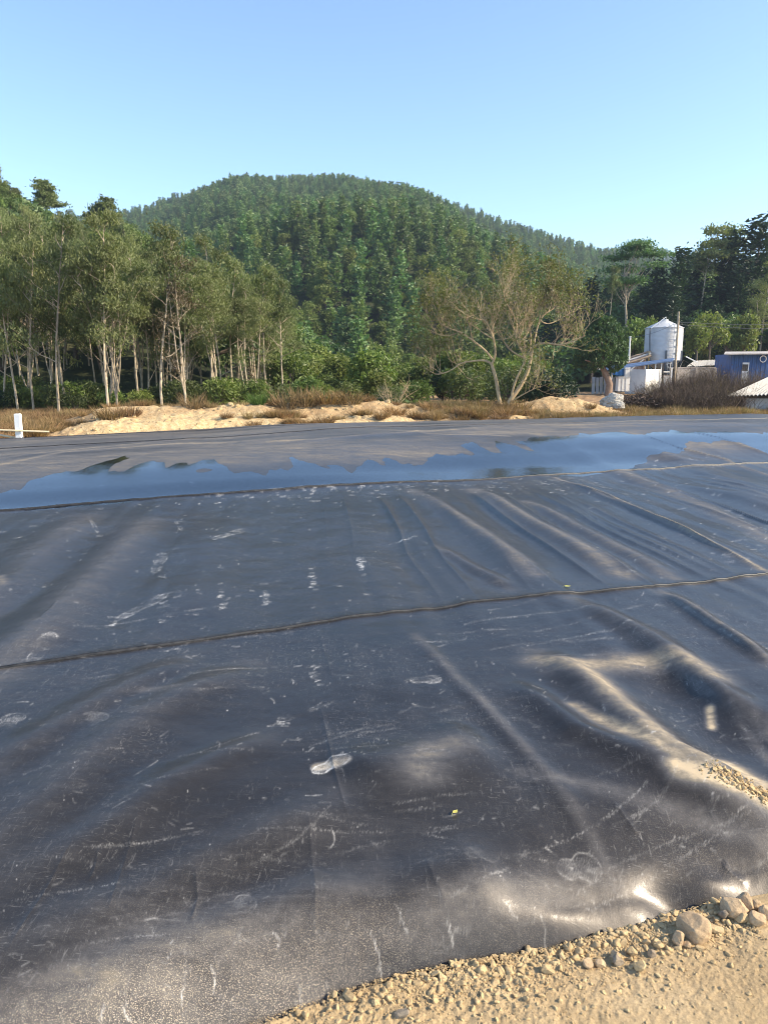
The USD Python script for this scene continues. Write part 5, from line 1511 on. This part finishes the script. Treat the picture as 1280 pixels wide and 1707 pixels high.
# blue-edged lean-to roof on thin posts
lean = thing('lean_to', 'lean-to of a slanting blue-edged sheet on thin posts before the silo', 'shelter', (0, 0, 0))
A, B, C2, D2 = W(1008, 616, 64.5), W(1121, 600, 64.5), W(1124, 596, 68.5), W(1010, 611, 68.5)
V = np.array([A, B, C2, D2]); V = np.vstack([V, V - [0, 0, 0.10]])
MB().add(V, [[0, 1, 2, 3], [7, 6, 5, 4], [0, 4, 5, 1], [1, 5, 6, 2], [2, 6, 7, 3], [3, 7, 4, 0]]).build(lean, 'roof_sheet', M['blue_edge'])
for px, py, y in ((1076, 608, 64.7), (1093, 604, 64.7), (1103, 603, 64.7), (1020, 615, 64.7), (1118, 601, 68.3), (1015, 612, 68.3)):
    p = W(px, py, y) - [0, 0, 0.10]
    MB().tube([p, [p[0], p[1], W(px, 650, y)[2]]], 0.035, 6).build(lean, 'post', M['pipe_white'])
tarp = thing('tarpaulin', 'bright blue tarpaulin hanging under the lean-to roof', 'tarpaulin', (0, 0, 0))
nx, nz = 18, 6
gx, gz = np.meshgrid(np.linspace(1021, 1049, nx), np.linspace(613.5, 624, nz))
V = np.array([W(px, py + 2.0 * math.sin(math.pi * (px - 1021) / 28) * (py - 613) / 11, 64.2 + 0.10 * math.sin(px * 0.8)) for px, py in zip(gx.ravel(), gz.ravel())])
F = grid_faces(nz, nx)
MB().add(V, F).add(V + [0, 0.02, 0], F[:, ::-1]).build(tarp, 'sheet', M['blue_tarp'], smooth=60)
wt, lo, hi = wall_thing('pillar', 'stubby white pillar left of the grey hut wall', 'pillar', 1042, 614, 1050, 630, 63.8, 0.4, 'dirty_white', 'white_paint')
wt, lo, hi = wall_thing('cabinet', 'pale panelled box standing beside the grey hut wall', 'box', 1030, 629, 1050, 652, 62.0, 0.8, 'dirty_white', 'grey_wall')
for k in (0.33, 0.66):
    x = lo[0] + (hi[0] - lo[0]) * k
    MB().box((x - 0.02, lo[1] - 0.025, lo[2]), (x + 0.02, lo[1] - 0.002, hi[2])).build(wt, 'panel_joint', M['galvanised'])
wall_thing('gate_pillar', 'narrow white gate pillar left of the pole', 'pillar', 1116.5, 614, 1121, 652, 65.0, 0.3, 'white_paint', 'white_paint')
wall_thing('low_wall', 'low cream wall between the white hut and the gate pillar', 'wall', 1105, 626, 1116.3, 652, 65.2, 0.2, 'dirty_white', 'concrete')
br_, lo, hi = wall_thing('yard_wall', 'stained brownish concrete wall right of the pole', 'wall', 1128, 613, 1192, 655, 65.0, 0.25, 'concrete', 'concrete')
for k in (0.0, 0.5, 1.0):
    x = lo[0] + (hi[0] - lo[0]) * k
    MB().box((x - 0.12, lo[1] - 0.08, lo[2]), (x + 0.12, lo[1] - 0.003, hi[2])).build(br_, 'pier', M['concrete'])
wall_thing('beam', 'pale beam spanning between the hut and the gate pillar', 'beam', 1106.3, 618.5, 1116.2, 620.5, 64.9, 0.2, 'dirty_white')

def sheet_roof(t, p00, p10, p11, p01, n, amp, mat, name='roof_sheet', per=1):
    """Corrugated sheets between four corners (ridges run from the first edge to the second), one mesh per sheet."""
    p00, p10, p11, p01 = map(np.array, (p00, p10, p11, p01))
    s = np.linspace(0, 1, n * 8 + 1)
    nr = np.cross(p10 - p00, p01 - p00); nr /= np.linalg.norm(nr); nr *= np.sign(nr[2])
    lines = []
    for t2 in (0, 1):
        a, b = (p00, p10) if t2 == 0 else (p01, p11)
        lines.append(a + (b - a) * s[:, None] + nr * (amp * np.cos(s * n * 2 * np.pi))[:, None])
    cuts = np.linspace(0, len(s) - 1, per + 1).astype(int)
    for i in range(per):
        k = slice(cuts[i], cuts[i + 1] + 1)
        m = cuts[i + 1] + 1 - cuts[i]
        V = np.vstack([lines[0][k], lines[1][k]]) + nr * 0.006 * (i % 2)
        F = grid_faces(2, m)
        MB().add(V, F).add(V - nr * 0.012, F[:, ::-1]).build(t, name, M[mat], smooth=50)

# old plank-roofed shed left of the silo
sh = thing('plank_shed', 'old open shed with slanting weathered roof boards left of the silo', 'shed', (0, 0, 0))
for k in range(3):
    a, b, y = W(1046, 597 + 4.2 * k, 70.5 - 0.5 * k), W(1085, 585 + 4.0 * k, 70.5 - 0.5 * k), 70.5
    MB().tube([a, b], 0.10, 4).build(sh, 'roof_board', M['roof_old'] if k % 2 else M['timber'])
sheet_roof(sh, W(1047, 603, 70), W(1086, 587, 70), W(1088, 583, 73.5), W(1048, 598, 73.5), 14, 0.02, 'roof_old', per=3)
lo, hi = pbox(1050, 600, 1080, 650, 71.5, 0.1)
MB().box(lo, hi).build(sh, 'back_wall', M['pink_wall'])
lo, hi = pbox(1078.5, 587, 1082.5, 650, 69.8, 0.2)
MB().box(lo, hi).build(sh, 'door_post', M['timber_yellow'])
for px in (1049, 1063, 1075):
    p = W(px, 600 - (px - 1049) * 0.36, 70.1)
    MB().tube([[p[0], p[1], W(px, 650, 70.1)[2]], p], 0.05, 6).build(sh, 'post', M['timber'])
MB().tube([W(1050, 617, 69.9), W(1076, 596, 69.9)], 0.05, 5).build(sh, 'rafter', M['pipe_white'])

# low roofs right of the silo
lr = thing('low_barn', 'low barn with pale sagging sheet roof between silo and blue shed', 'barn', (0, 0, 0))
sheet_roof(lr, W(1143, 612, 71), W(1222, 606, 71), W(1222, 598, 76), W(1158, 601, 76), 26, 0.025, 'roof_pale', per=5)
lo, hi = pbox(1150, 611, 1215, 655, 71.4, 3.5)
MB().box(lo, hi).build(lr, 'wall', M['blue_sheet'], label='faded blue wall')
for px in (1146, 1160, 1181, 1200):
    p = W(px, 612.5, 71.1)
    MB().tube([[p[0], p[1], W(px, 655, 71)[2]], p], 0.05, 6).build(lr, 'post', M['pipe_white'])
MB().tube([W(1143, 594, 71.5), W(1163, 604, 71)], 0.05, 5).build(lr, 'roof_pole', M['pipe_white'])
gb = thing('gable_shelter', 'small pale gable roof peeking out right below the silo', 'shelter', (0, 0, 0))
sheet_roof(gb, W(1128, 622, 68.6), W(1128, 622, 71.5), W(1139, 600, 71.5), W(1139, 600, 68.6), 8, 0.02, 'roof_pale')
sheet_roof(gb, W(1160, 612, 68.6), W(1160, 612, 71.5), W(1139, 600, 71.5), W(1139, 600, 68.6), 8, 0.02, 'roof_pale')
for px, py in ((1130, 620), (1158, 612)):
    p = W(px, py, 68.7)
    MB().tube([[p[0], p[1], W(px, 652, 68.7)[2]], p], 0.05, 6).build(gb, 'post', M['timber'])

# blue shed
bs = thing('blue_shed', 'bright blue shed with flat overhanging sheet roof at the right', 'shed', (0, 0, 0))
lo, hi = pbox(1216, 589.5, 1296, 655, 66, 3.4)
nxs = 20
xx = np.linspace(lo[0], hi[0], nxs + 1)
for i in range(nxs):
    MB().box((xx[i] + 0.01, 66 - 0.02 * (i % 2), lo[2]), (xx[i + 1] - 0.01, 66.12, hi[2])).build(bs, 'wall_sheet', M['blue_sheet'])
MB().box((lo[0], 66.14, lo[2]), (hi[0], 69.4, hi[2] - 0.01)).build(bs, 'wall', M['blue_sheet'])
a, b = W(1207, 589, 65.3), W(1310, 588, 65.3)
c1, d1 = W(1310, 585, 70.2), W(1209, 586, 70.2)
V = np.array([a, b, c1, d1]); V = np.vstack([V, V - [0, 0, 0.09]])
MB().add(V, [[0, 1, 2, 3], [7, 6, 5, 4], [0, 4, 5, 1], [1, 5, 6, 2], [2, 6, 7, 3], [3, 7, 4, 0]]).build(bs, 'roof', M['roof_old'])
lo2, hi2 = pbox(1235, 604, 1249, 640, 65.94, 0.03)
dpath = MB().box(lo2, hi2).build(bs, 'door', M['galvanised'])
lo3, hi3 = pbox(1237, 607, 1247, 618, 65.915, 0.02)
MB().box(lo3, hi3).build(dpath, 'window', M['interior'])
MB().box((hi2[0] - 0.14, 65.88, (lo2[2] + hi2[2]) / 2 - 0.03), (hi2[0] - 0.07, 65.938, (lo2[2] + hi2[2]) / 2 + 0.10)).build(dpath, 'handle', M['dark_steel'])
tc_ = W(1272, 598, 65.8)
MB().tm(trimesh.creation.torus(0.26, 0.035, major_sections=20, minor_sections=6)).get()
tor = trimesh.creation.torus(0.26, 0.035, major_sections=20, minor_sections=6)
tor.apply_transform(trimesh.transformations.rotation_matrix(math.pi / 2, [1, 0, 0])); tor.apply_translation(tc_)
MB().tm(tor).build(bs, 'hose_coil', M['pipe_white'])

# fence / low grey sheets left under the round tree
gf = thing('sheet_fence', 'grey upright sheet fence below the round-crowned tree', 'fence', (0, 0, 0))
xx = [986, 992.5, 999, 1005.5, 1012, 1019, 1025]
for i in range(6):
    lo, hi = pbox(xx[i] + 0.2, 628 + (i % 2), xx[i + 1] - 0.2, 656, 66.5, 0.05)
    MB().box(lo, hi).build(gf, 'sheet', M['grey_wall'])
rf = thing('side_roof', 'dim low roof on posts in the shade left of the lean-to', 'shelter', (0, 0, 0))
sheet_roof(rf, W(985, 617, 68), W(1024, 613, 68), W(1024, 610, 71), W(988, 612, 71), 12, 0.02, 'roof_old', per=3)
for px in (988, 1005, 1021):
    p = W(px, 616, 68.2)
    MB().tube([[p[0], p[1], W(px, 655, 68)[2]], p], 0.05, 6).build(rf, 'post', M['timber'])

# small grey shed with white corrugated roof behind the crest at right
gs = thing('grey_shed', 'small grey-walled shed with white corrugated roof at the right edge', 'shed', (0, 0, 0))
ygs = 30.5
lo, hi = pbox(1238, 664, 1330, 735, ygs, 2.3)
MB().box(lo, hi).build(gs, 'wall', M['grey_wall'])
lo2, hi2 = pbox(1238, 655.5, 1330, 663.8, ygs + 0.02, 2.2)
MB().box(lo2, hi2).build(gs, 'lintel', M['interior'], label='dark strip coloured in for the shaded opening under the eaves')  # solid near-black strip painted as the shade under the eaves
e0, e1 = W(1213, 661, ygs - 0.45), W(1345, 661, ygs - 0.45)
ridge0, ridge1 = W(1286, 626, ygs + 1.3), W(1345, 626, ygs + 1.3)
e0b = W(1213, 661, ygs - 0.45)
sheet_roof(gs, W(1213, 660, ygs - 0.5), W(1300, 657.5, ygs - 0.5), W(1330, 623, ygs + 1.6), W(1281, 629, ygs + 1.6), 13, 0.034, 'roof_pale', per=5)
sheet_roof(gs, W(1300.2, 657.5, ygs - 0.5), W(1400, 655, ygs - 0.5), W(1400, 620, ygs + 1.6), W(1330.2, 623, ygs + 1.6), 15, 0.022, 'roof_pale', per=5)
lo, hi = pbox(1227, 657, 1236, 664, ygs - 0.35, 0.1)
MB().box(lo, hi).build(gs, 'beam_end', M['timber'])

# ------------------------------------------------------------------ rubble, brush pile, dry thicket
rng = np.random.default_rng(88)
def crumple(name, label, cat, px, py, y, size, mat, seed):
    m = trimesh.creation.icosphere(4)
    v = m.vertices.copy()
    v *= 1 + 0.9 * (meshkit.fbm(v * 1.6 + seed, 4, seed)[:, None] - 0.5) + 0.28 * (np.abs(meshkit.fbm(v * 4.0 + seed, 3, seed + 1) - 0.5)[:, None] * -2 + 0.3)
    c = W(px, py, y)
    return single(name, (v * np.array(size) + c, m.faces), M[mat], label, cat, smooth=28)
crumple('plastic_bundle', 'crumpled dirty white plastic bundle heaped beside the sand', 'bundle', 1022, 670, 29.0, (0.36, 0.3, 0.30), 'sacking', 3)
crumple('plastic_bundle', 'smaller crumpled white sack low at the right of the bundle', 'bundle', 1031, 676, 28.8, (0.22, 0.2, 0.16), 'sacking', 9)
crumple('plastic_bundle', 'grey dusty sack at the left foot of the white bundle', 'bundle', 1009, 669, 29.3, (0.20, 0.2, 0.15), 'sacking', 14)
for k, (px, py, y, s) in enumerate(((905, 672, 28.6, 0.16), (918, 671, 28.7, 0.10), (929, 670, 28.8, 0.09))):
    crumple('rubble_block', ('largest pale rubble block on the orange earth bank', 'middle pale rubble block on the orange earth bank', 'rightmost small rubble block on the orange earth bank')[k], 'rubble', px, py, y, (s, s * 0.7, s * 0.55), 'dirty_white', 30 + k)
bp = thing('brush_pile', 'dark heap of cut branches right of the white bundle', 'brush pile', (0, 0, 0))
m = MB()
for k in range(520):
    px = rng.normal(1066, 19)
    py = rng.uniform(655, 700) + abs(px - 1066) * 0.35
    c = W(px, min(py, 702), 30.0 + rng.normal(0, 0.5))
    d = rng.normal(0, 1, 3) * [1, 0.8, 0.35]
    d /= np.linalg.norm(d)
    L = rng.uniform(0.25, 0.9)
    m.tube([c - d * L / 2, c + rng.normal(0, 0.04, 3), c + d * L / 2], [0.012, 0.010, 0.004], 3, False)
m.build(bp, 'sticks', M['brush'])
c = np.stack([W(px, py, 30 + dy) for px, py, dy in zip(rng.normal(1068, 18, 1600), rng.uniform(660, 702, 1600), rng.normal(0, 0.5, 1600))])
v, f = cards(c, 0.13, 0.06, rng)
put_mesh(bp + '/dead_leaves', v, f, M['brush'])
def thicket(path, seed, h, n, spread):
    r = np.random.default_rng(seed)
    sv, sf, k0 = [], [], 0
    base = np.stack([r.normal(0, spread * 0.4, n), r.normal(0, spread * 0.4, n), np.zeros(n) - 0.1], 1)
    tip = base + np.stack([r.normal(0, 0.30, n) * h, r.normal(0, 0.30, n) * h, h * r.uniform(0.5, 1.1, n)], 1)
    v, f = blades(base, tip, 0.016, r)
    tw_b = base + (tip - base) * r.uniform(0.3, 0.95, (n, 1))
    tws = [blades(base + (tip - base) * r.uniform(0.3, 0.95, (n, 1)), base + (tip - base) * 0.9 + r.normal(0, 0.22, (n, 3)), 0.008, r) for _ in range(2)]
    off = len(v)
    for a, b in tws:
        v = np.vstack([v, a]); f = np.vstack([f, b + off]); off = len(v)
    put_mesh(path + '/stems', v, f, M['brush'])
    c = base + (tip - base) * r.uniform(0.35, 1.05, (n, 1)) + r.normal(0, 0.08, (n, 3))
    cv, cf = cards(c, 0.06, 0.03, r)
    put_mesh(path + '/dry_leaves', cv, cf, M['dry_leaf'])
TH = []
for k in range(3):
    p = klass(f'thicket_kind_{k + 1}'); thicket(p, 500 + k, 1.5, 420, 0.9); TH.append(p)
for px, top, y in ((1092, 640, 30.5), (1108, 630, 31.5), (1122, 632, 30.6), (1138, 622, 32), (1152, 628, 31), (1166, 614, 33), (1180, 618, 31.5), (1195, 612, 33), (1210, 622, 32), (1222, 630, 31.3), (1100, 650, 29.5), (1130, 645, 29.5), (1160, 640, 29.8), (1190, 640, 29.8), (1215, 645, 30.0), (1232, 640, 33), (1175, 655, 29.2), (1145, 655, 29.2), (1245, 620, 40), (1262, 615, 42), (1080, 660, 30)):
    x, _, zt2 = W(px, top, y)
    z0 = float(ground_z(x, y))
    copy_of(TH[rng.integers(3)], 'dry_bush', 'leafless brown bush in the dry thicket before the farm', 'bush', (x, y, z0), rng.uniform(0, 6.28), (0.8, 0.8, (zt2 - z0) / 1.4), 'dry bushes before the farm')
copy_of(TH[0], 'dry_bush', 'dry brown grass-like bush at the left end of the thicket, beside the brush pile', 'bush', on_bank(1085, 30.8), 1.0, (0.6, 0.6, 0.8))

# ------------------------------------------------------------------ stones, clods, leaves and twig on the near bank
rng = np.random.default_rng(99)
def rock(seed, sub=3, rough=0.35, angular=0.0):
    m = trimesh.creation.icosphere(sub)
    v = m.vertices.copy()
    r = np.random.default_rng(seed)
    for _ in range(int(7 + 5 * angular)):
        d = r.normal(size=3); d /= np.linalg.norm(d)
        lim = r.uniform(0.55, 0.9) - 0.12 * angular
        over = np.maximum(v @ d - lim, 0)
        v -= np.outer(over, d) * (0.85 + 0.12 * angular)
    v *= 1 + rough * (meshkit.fbm(v * 1.4 + seed * 1.7, 3, seed)[:, None] - 0.5) + 0.05 * (meshkit.fbm(v * 6 + seed, 2, seed)[:, None] - 0.5)
    return v, m.faces
def soil_at(px, py):
    p = cast([px], [py], lambda x, y: soil_z(x, y))[0]
    return np.array([p[0], p[1], float(soil_z(np.array(p[0]), np.array(p[1])))])
STONES = [(1155, 1546, 29, 20, 'stone', 'largest rounded stone at the edge of the liner'), (1222, 1512, 22, 17, 'stone', 'tan oval stone at the left of the stone heap, right of the largest'), (1241, 1503, 15, 14, 'stone', 'round brownish stone topmost in the right stone heap'),
          (1259, 1509, 9, 9, 'stone', 'small round stone right of the topmost one'), (1188, 1549, 17, 8, 'clod', 'flat pale stone just right of the largest stone'), (1131, 1566, 12, 12, 'stone', 'egg-shaped stone just below left of the largest stone'),
          (1206, 1525, 9, 11, 'stone_grey', 'grey stone wedged in the right heap on its left side'), (1236, 1530, 16, 10, 'clod', 'pale earthy stone under the right heap'), (1262, 1531, 15, 12, 'stone', 'reddish brown stone at the right edge of the heap'),
          (1276, 1522, 12, 12, 'stone', 'brown stone cut by the right edge of the picture'), (1096, 1576, 11, 8, 'clod', 'pale angular clod left of the egg-shaped stone'), (1031, 1602, 11, 10, 'stone_grey', 'grey stone half in shadow along the liner edge'),
          (1025, 1592, 10, 9, 'stone', 'brown stone behind the grey one along the liner edge'), (1068, 1612, 13, 9, 'clod', 'broad pale clod below the liner edge'), (1053, 1587, 9, 7, 'clod', 'small clod left of the pale angular one'), (1085, 1589, 10, 8, 'stone_grey', 'grey-brown stone below the pale angular clod'),
          (583, 1660, 15, 9, 'clod', 'large pale clod at the liner edge near the bottom middle'), (497, 1690, 7, 7, 'clod', 'rounded clod at the bottom near the liner edge'), (508, 1692, 7, 8, 'clod', 'taller rounded clod touching the one at the bottom'), (668, 1690, 15, 8, 'stone_grey', 'dark flat stone lying on the bare earth at the bottom'),
          (728, 1622, 10, 6, 'clod', 'clod with a dark shadow beside the liner left of the glint'), (912, 1617, 13, 7, 'clod', 'clod cluster lump under the long glint'), (1000, 1607, 9, 7, 'stone', 'tan stone left of the half shadowed grey stone'), (980, 1606, 10, 8, 'stone', 'tan stone second left of the grey stone'),
          (1145, 1575, 8, 6, 'stone', 'small stone below right of the egg-shaped one'), (1166, 1580, 8, 6, 'clod', 'small pale stone below the flat pale one'), (1111, 1568, 6, 6, 'clod', 'tiny round clod between the pale clod and the egg-shaped stone')]
for k, (px, py, rx, ry, mat, lab) in enumerate(STONES):
    c = soil_at(px, py + ry * 0.6)
    dist_ = c[1] / 0.88
    sx, sz = rx / 1280 * dist_, ry / 1280 * dist_ * 1.05
    v, f = rock(600 + k, 4, 0.4, 0.3 if mat == 'stone' else 1.0)
    v = v * np.array([sx, (sx + sz) / 2, sz])
    ang = rng.uniform(-0.3, 0.3)
    rot = trimesh.transformations.rotation_matrix(ang, [0.2, 1, 0.1])[:3, :3]
    v = v @ rot.T
    single('stone', (v + c + [0, 0, sz * 0.55], f), M[mat], lab, 'stone', smooth=50)
CL = []
for k in range(6):
    p = klass(f'clod_kind_{k + 1}')
    v, f = rock(700 + k, 2, 0.6, 1.0)
    put_mesh(p + '/lump', v * [1, 0.85, 0.7], f, M['clod'], smooth=35)
    CL.append(p)
aa = rng.uniform(-0.75, 1.75, 60000)
tt = -np.abs(rng.normal(0, 0.17, 60000)) + 0.02
dens = 0.25 + 0.75 * fbm2(aa, tt, 5.0, 3, 97)
okm = rng.random(60000) < dens * (0.45 + 0.55 * sstep(aa, 0.1, 0.9))
aa, tt = aa[okm], tt[okm]
bb = edge_near(aa) + tt
cx_, cy_ = aa * E1[0] + bb * E2[0], aa * E1[1] + bb * E2[1]
size = np.minimum(0.0010 + rng.pareto(2.0, len(aa)) * 0.0011, 0.013) * (0.55 + 0.7 * sstep(tt, -0.22, 0)) * (0.7 + 0.5 * sstep(aa, 0.3, 1.0))
cz_ = soil_z(cx_, cy_) - size * 0.05
order = np.argsort(-size)
big, small = order[:220], order[220:26000]
for i in big:
    copy_of(CL[rng.integers(6)], 'clod', 'pale crumbly clod among many along the near edge of the liner', 'clod', (cx_[i], cy_[i], cz_[i]), rng.uniform(0, 6.28), size[i], 'clods along the near liner edge', (rng.uniform(-30, 30), rng.uniform(-30, 30)))
instancer('gravel', CL, np.stack([cx_, cy_, cz_], 1)[small], rng, 1, 1, 'fine crumbs of yellow earth and gravel on the near bank', 'gravel', 0.2, scales=size[small])
# the earth that slid onto the liner at the right
ls = cast([1225], [1305])[0]
px_ = rng.normal(0, 1, 900)
pts_e = []
for k in range(700):
    t = rng.random() ** 0.7
    px, py = 1175 + 115 * t + rng.normal(0, 8), 1292 + 32 * t + rng.normal(0, 6)
    pts_e.append((px, py))
e = cast([p[0] for p in pts_e], [p[1] for p in pts_e])
ez = cover_z(e[:, 0], e[:, 1])
es = np.minimum(0.0018 + rng.pareto(2.0, len(e)) * 0.002, 0.014)
instancer('spilled_earth', CL, np.column_stack([e, ez + es * 0.2]), rng, 1, 1, 'yellow crumbs of earth spilled into the hollow of the liner at the right', 'earth', 0.2, scales=es)

def small_leaf(px, py, L, label, rot):
    p = cast([px], [py])[0]
    z = float(cover_z(np.array(p[0]), np.array(p[1])))
    t = thing('fallen_leaf', label, 'leaf', (p[0], p[1], z + 0.004), rot)
    s = np.linspace(0, 1, 9)
    w = 0.32 * L * np.sin(np.pi * s ** 0.8)
    mid = np.stack([s * L - L / 2, 0 * s, 0.004 + 0.25 * L * (s - 0.5) ** 2], 1)
    V = np.vstack([mid + np.stack([0 * s, w, 0.2 * w], 1), mid, mid - np.stack([0 * s, w, -0.2 * w], 1)])
    F = []
    for i in range(8):
        F += [[i, 9 + i, 10 + i], [i, 10 + i, i + 1], [9 + i, 18 + i, 19 + i], [9 + i, 19 + i, 10 + i]]
    MB().add(V, F).build(t, 'blade', M['yellow_leaf'], smooth=60)
    MB().tube([[-L / 2 - 0.3 * L, 0.02 * L, 0.003], [-L / 2, 0, 0.012 * 1 + 0.05 * L]], 0.0008, 4).build(t, 'stalk', M['yellow_leaf'])
small_leaf(759, 1355, 0.026, 'yellow fallen leaf on the dark near panel of the liner', 0.9)
small_leaf(946, 982, 0.045, 'tiny yellow leaf lying just above the lower long weld', 0.2)
tw = thing('twig', 'thin pale forked twig on the liner left of the stone heap', 'twig', (0, 0, 0))
P0 = [cast([x], [y])[0] for x, y in ((1176, 1503), (1184, 1511), (1199, 1513))]
Q = [np.array([*p, float(cover_z(np.array(p[0]), np.array(p[1]))) + 0.008]) for p in P0]
MB().tube(Q, [0.0018, 0.0022, 0.0025], 5).build(tw, 'stem', M['bark_tan'], smooth=60)
q = cast([1180], [1501])[0]
MB().tube([Q[1], [*q, float(cover_z(np.array(q[0]), np.array(q[1]))) + 0.014]], [0.0018, 0.001], 5).build(tw, 'side_stem', M['bark_tan'])

# ------------------------------------------------------------------ air
hz = trimesh.creation.box(extents=(2700, 2400, 140))
hz.apply_translation((0, 400, 65.5))
hm = usdkit.material(stage, LK + 'haze_look', {'v': ('principled_volume', {'color': (0.72, 0.84, 1.0), 'density': 0.00022, 'anisotropy': 0.25})}, [], volume='v.volume')
single('haze', (hz.vertices, hz.faces), hm, 'faint bluish haze in the valley air', 'haze', kind='stuff')
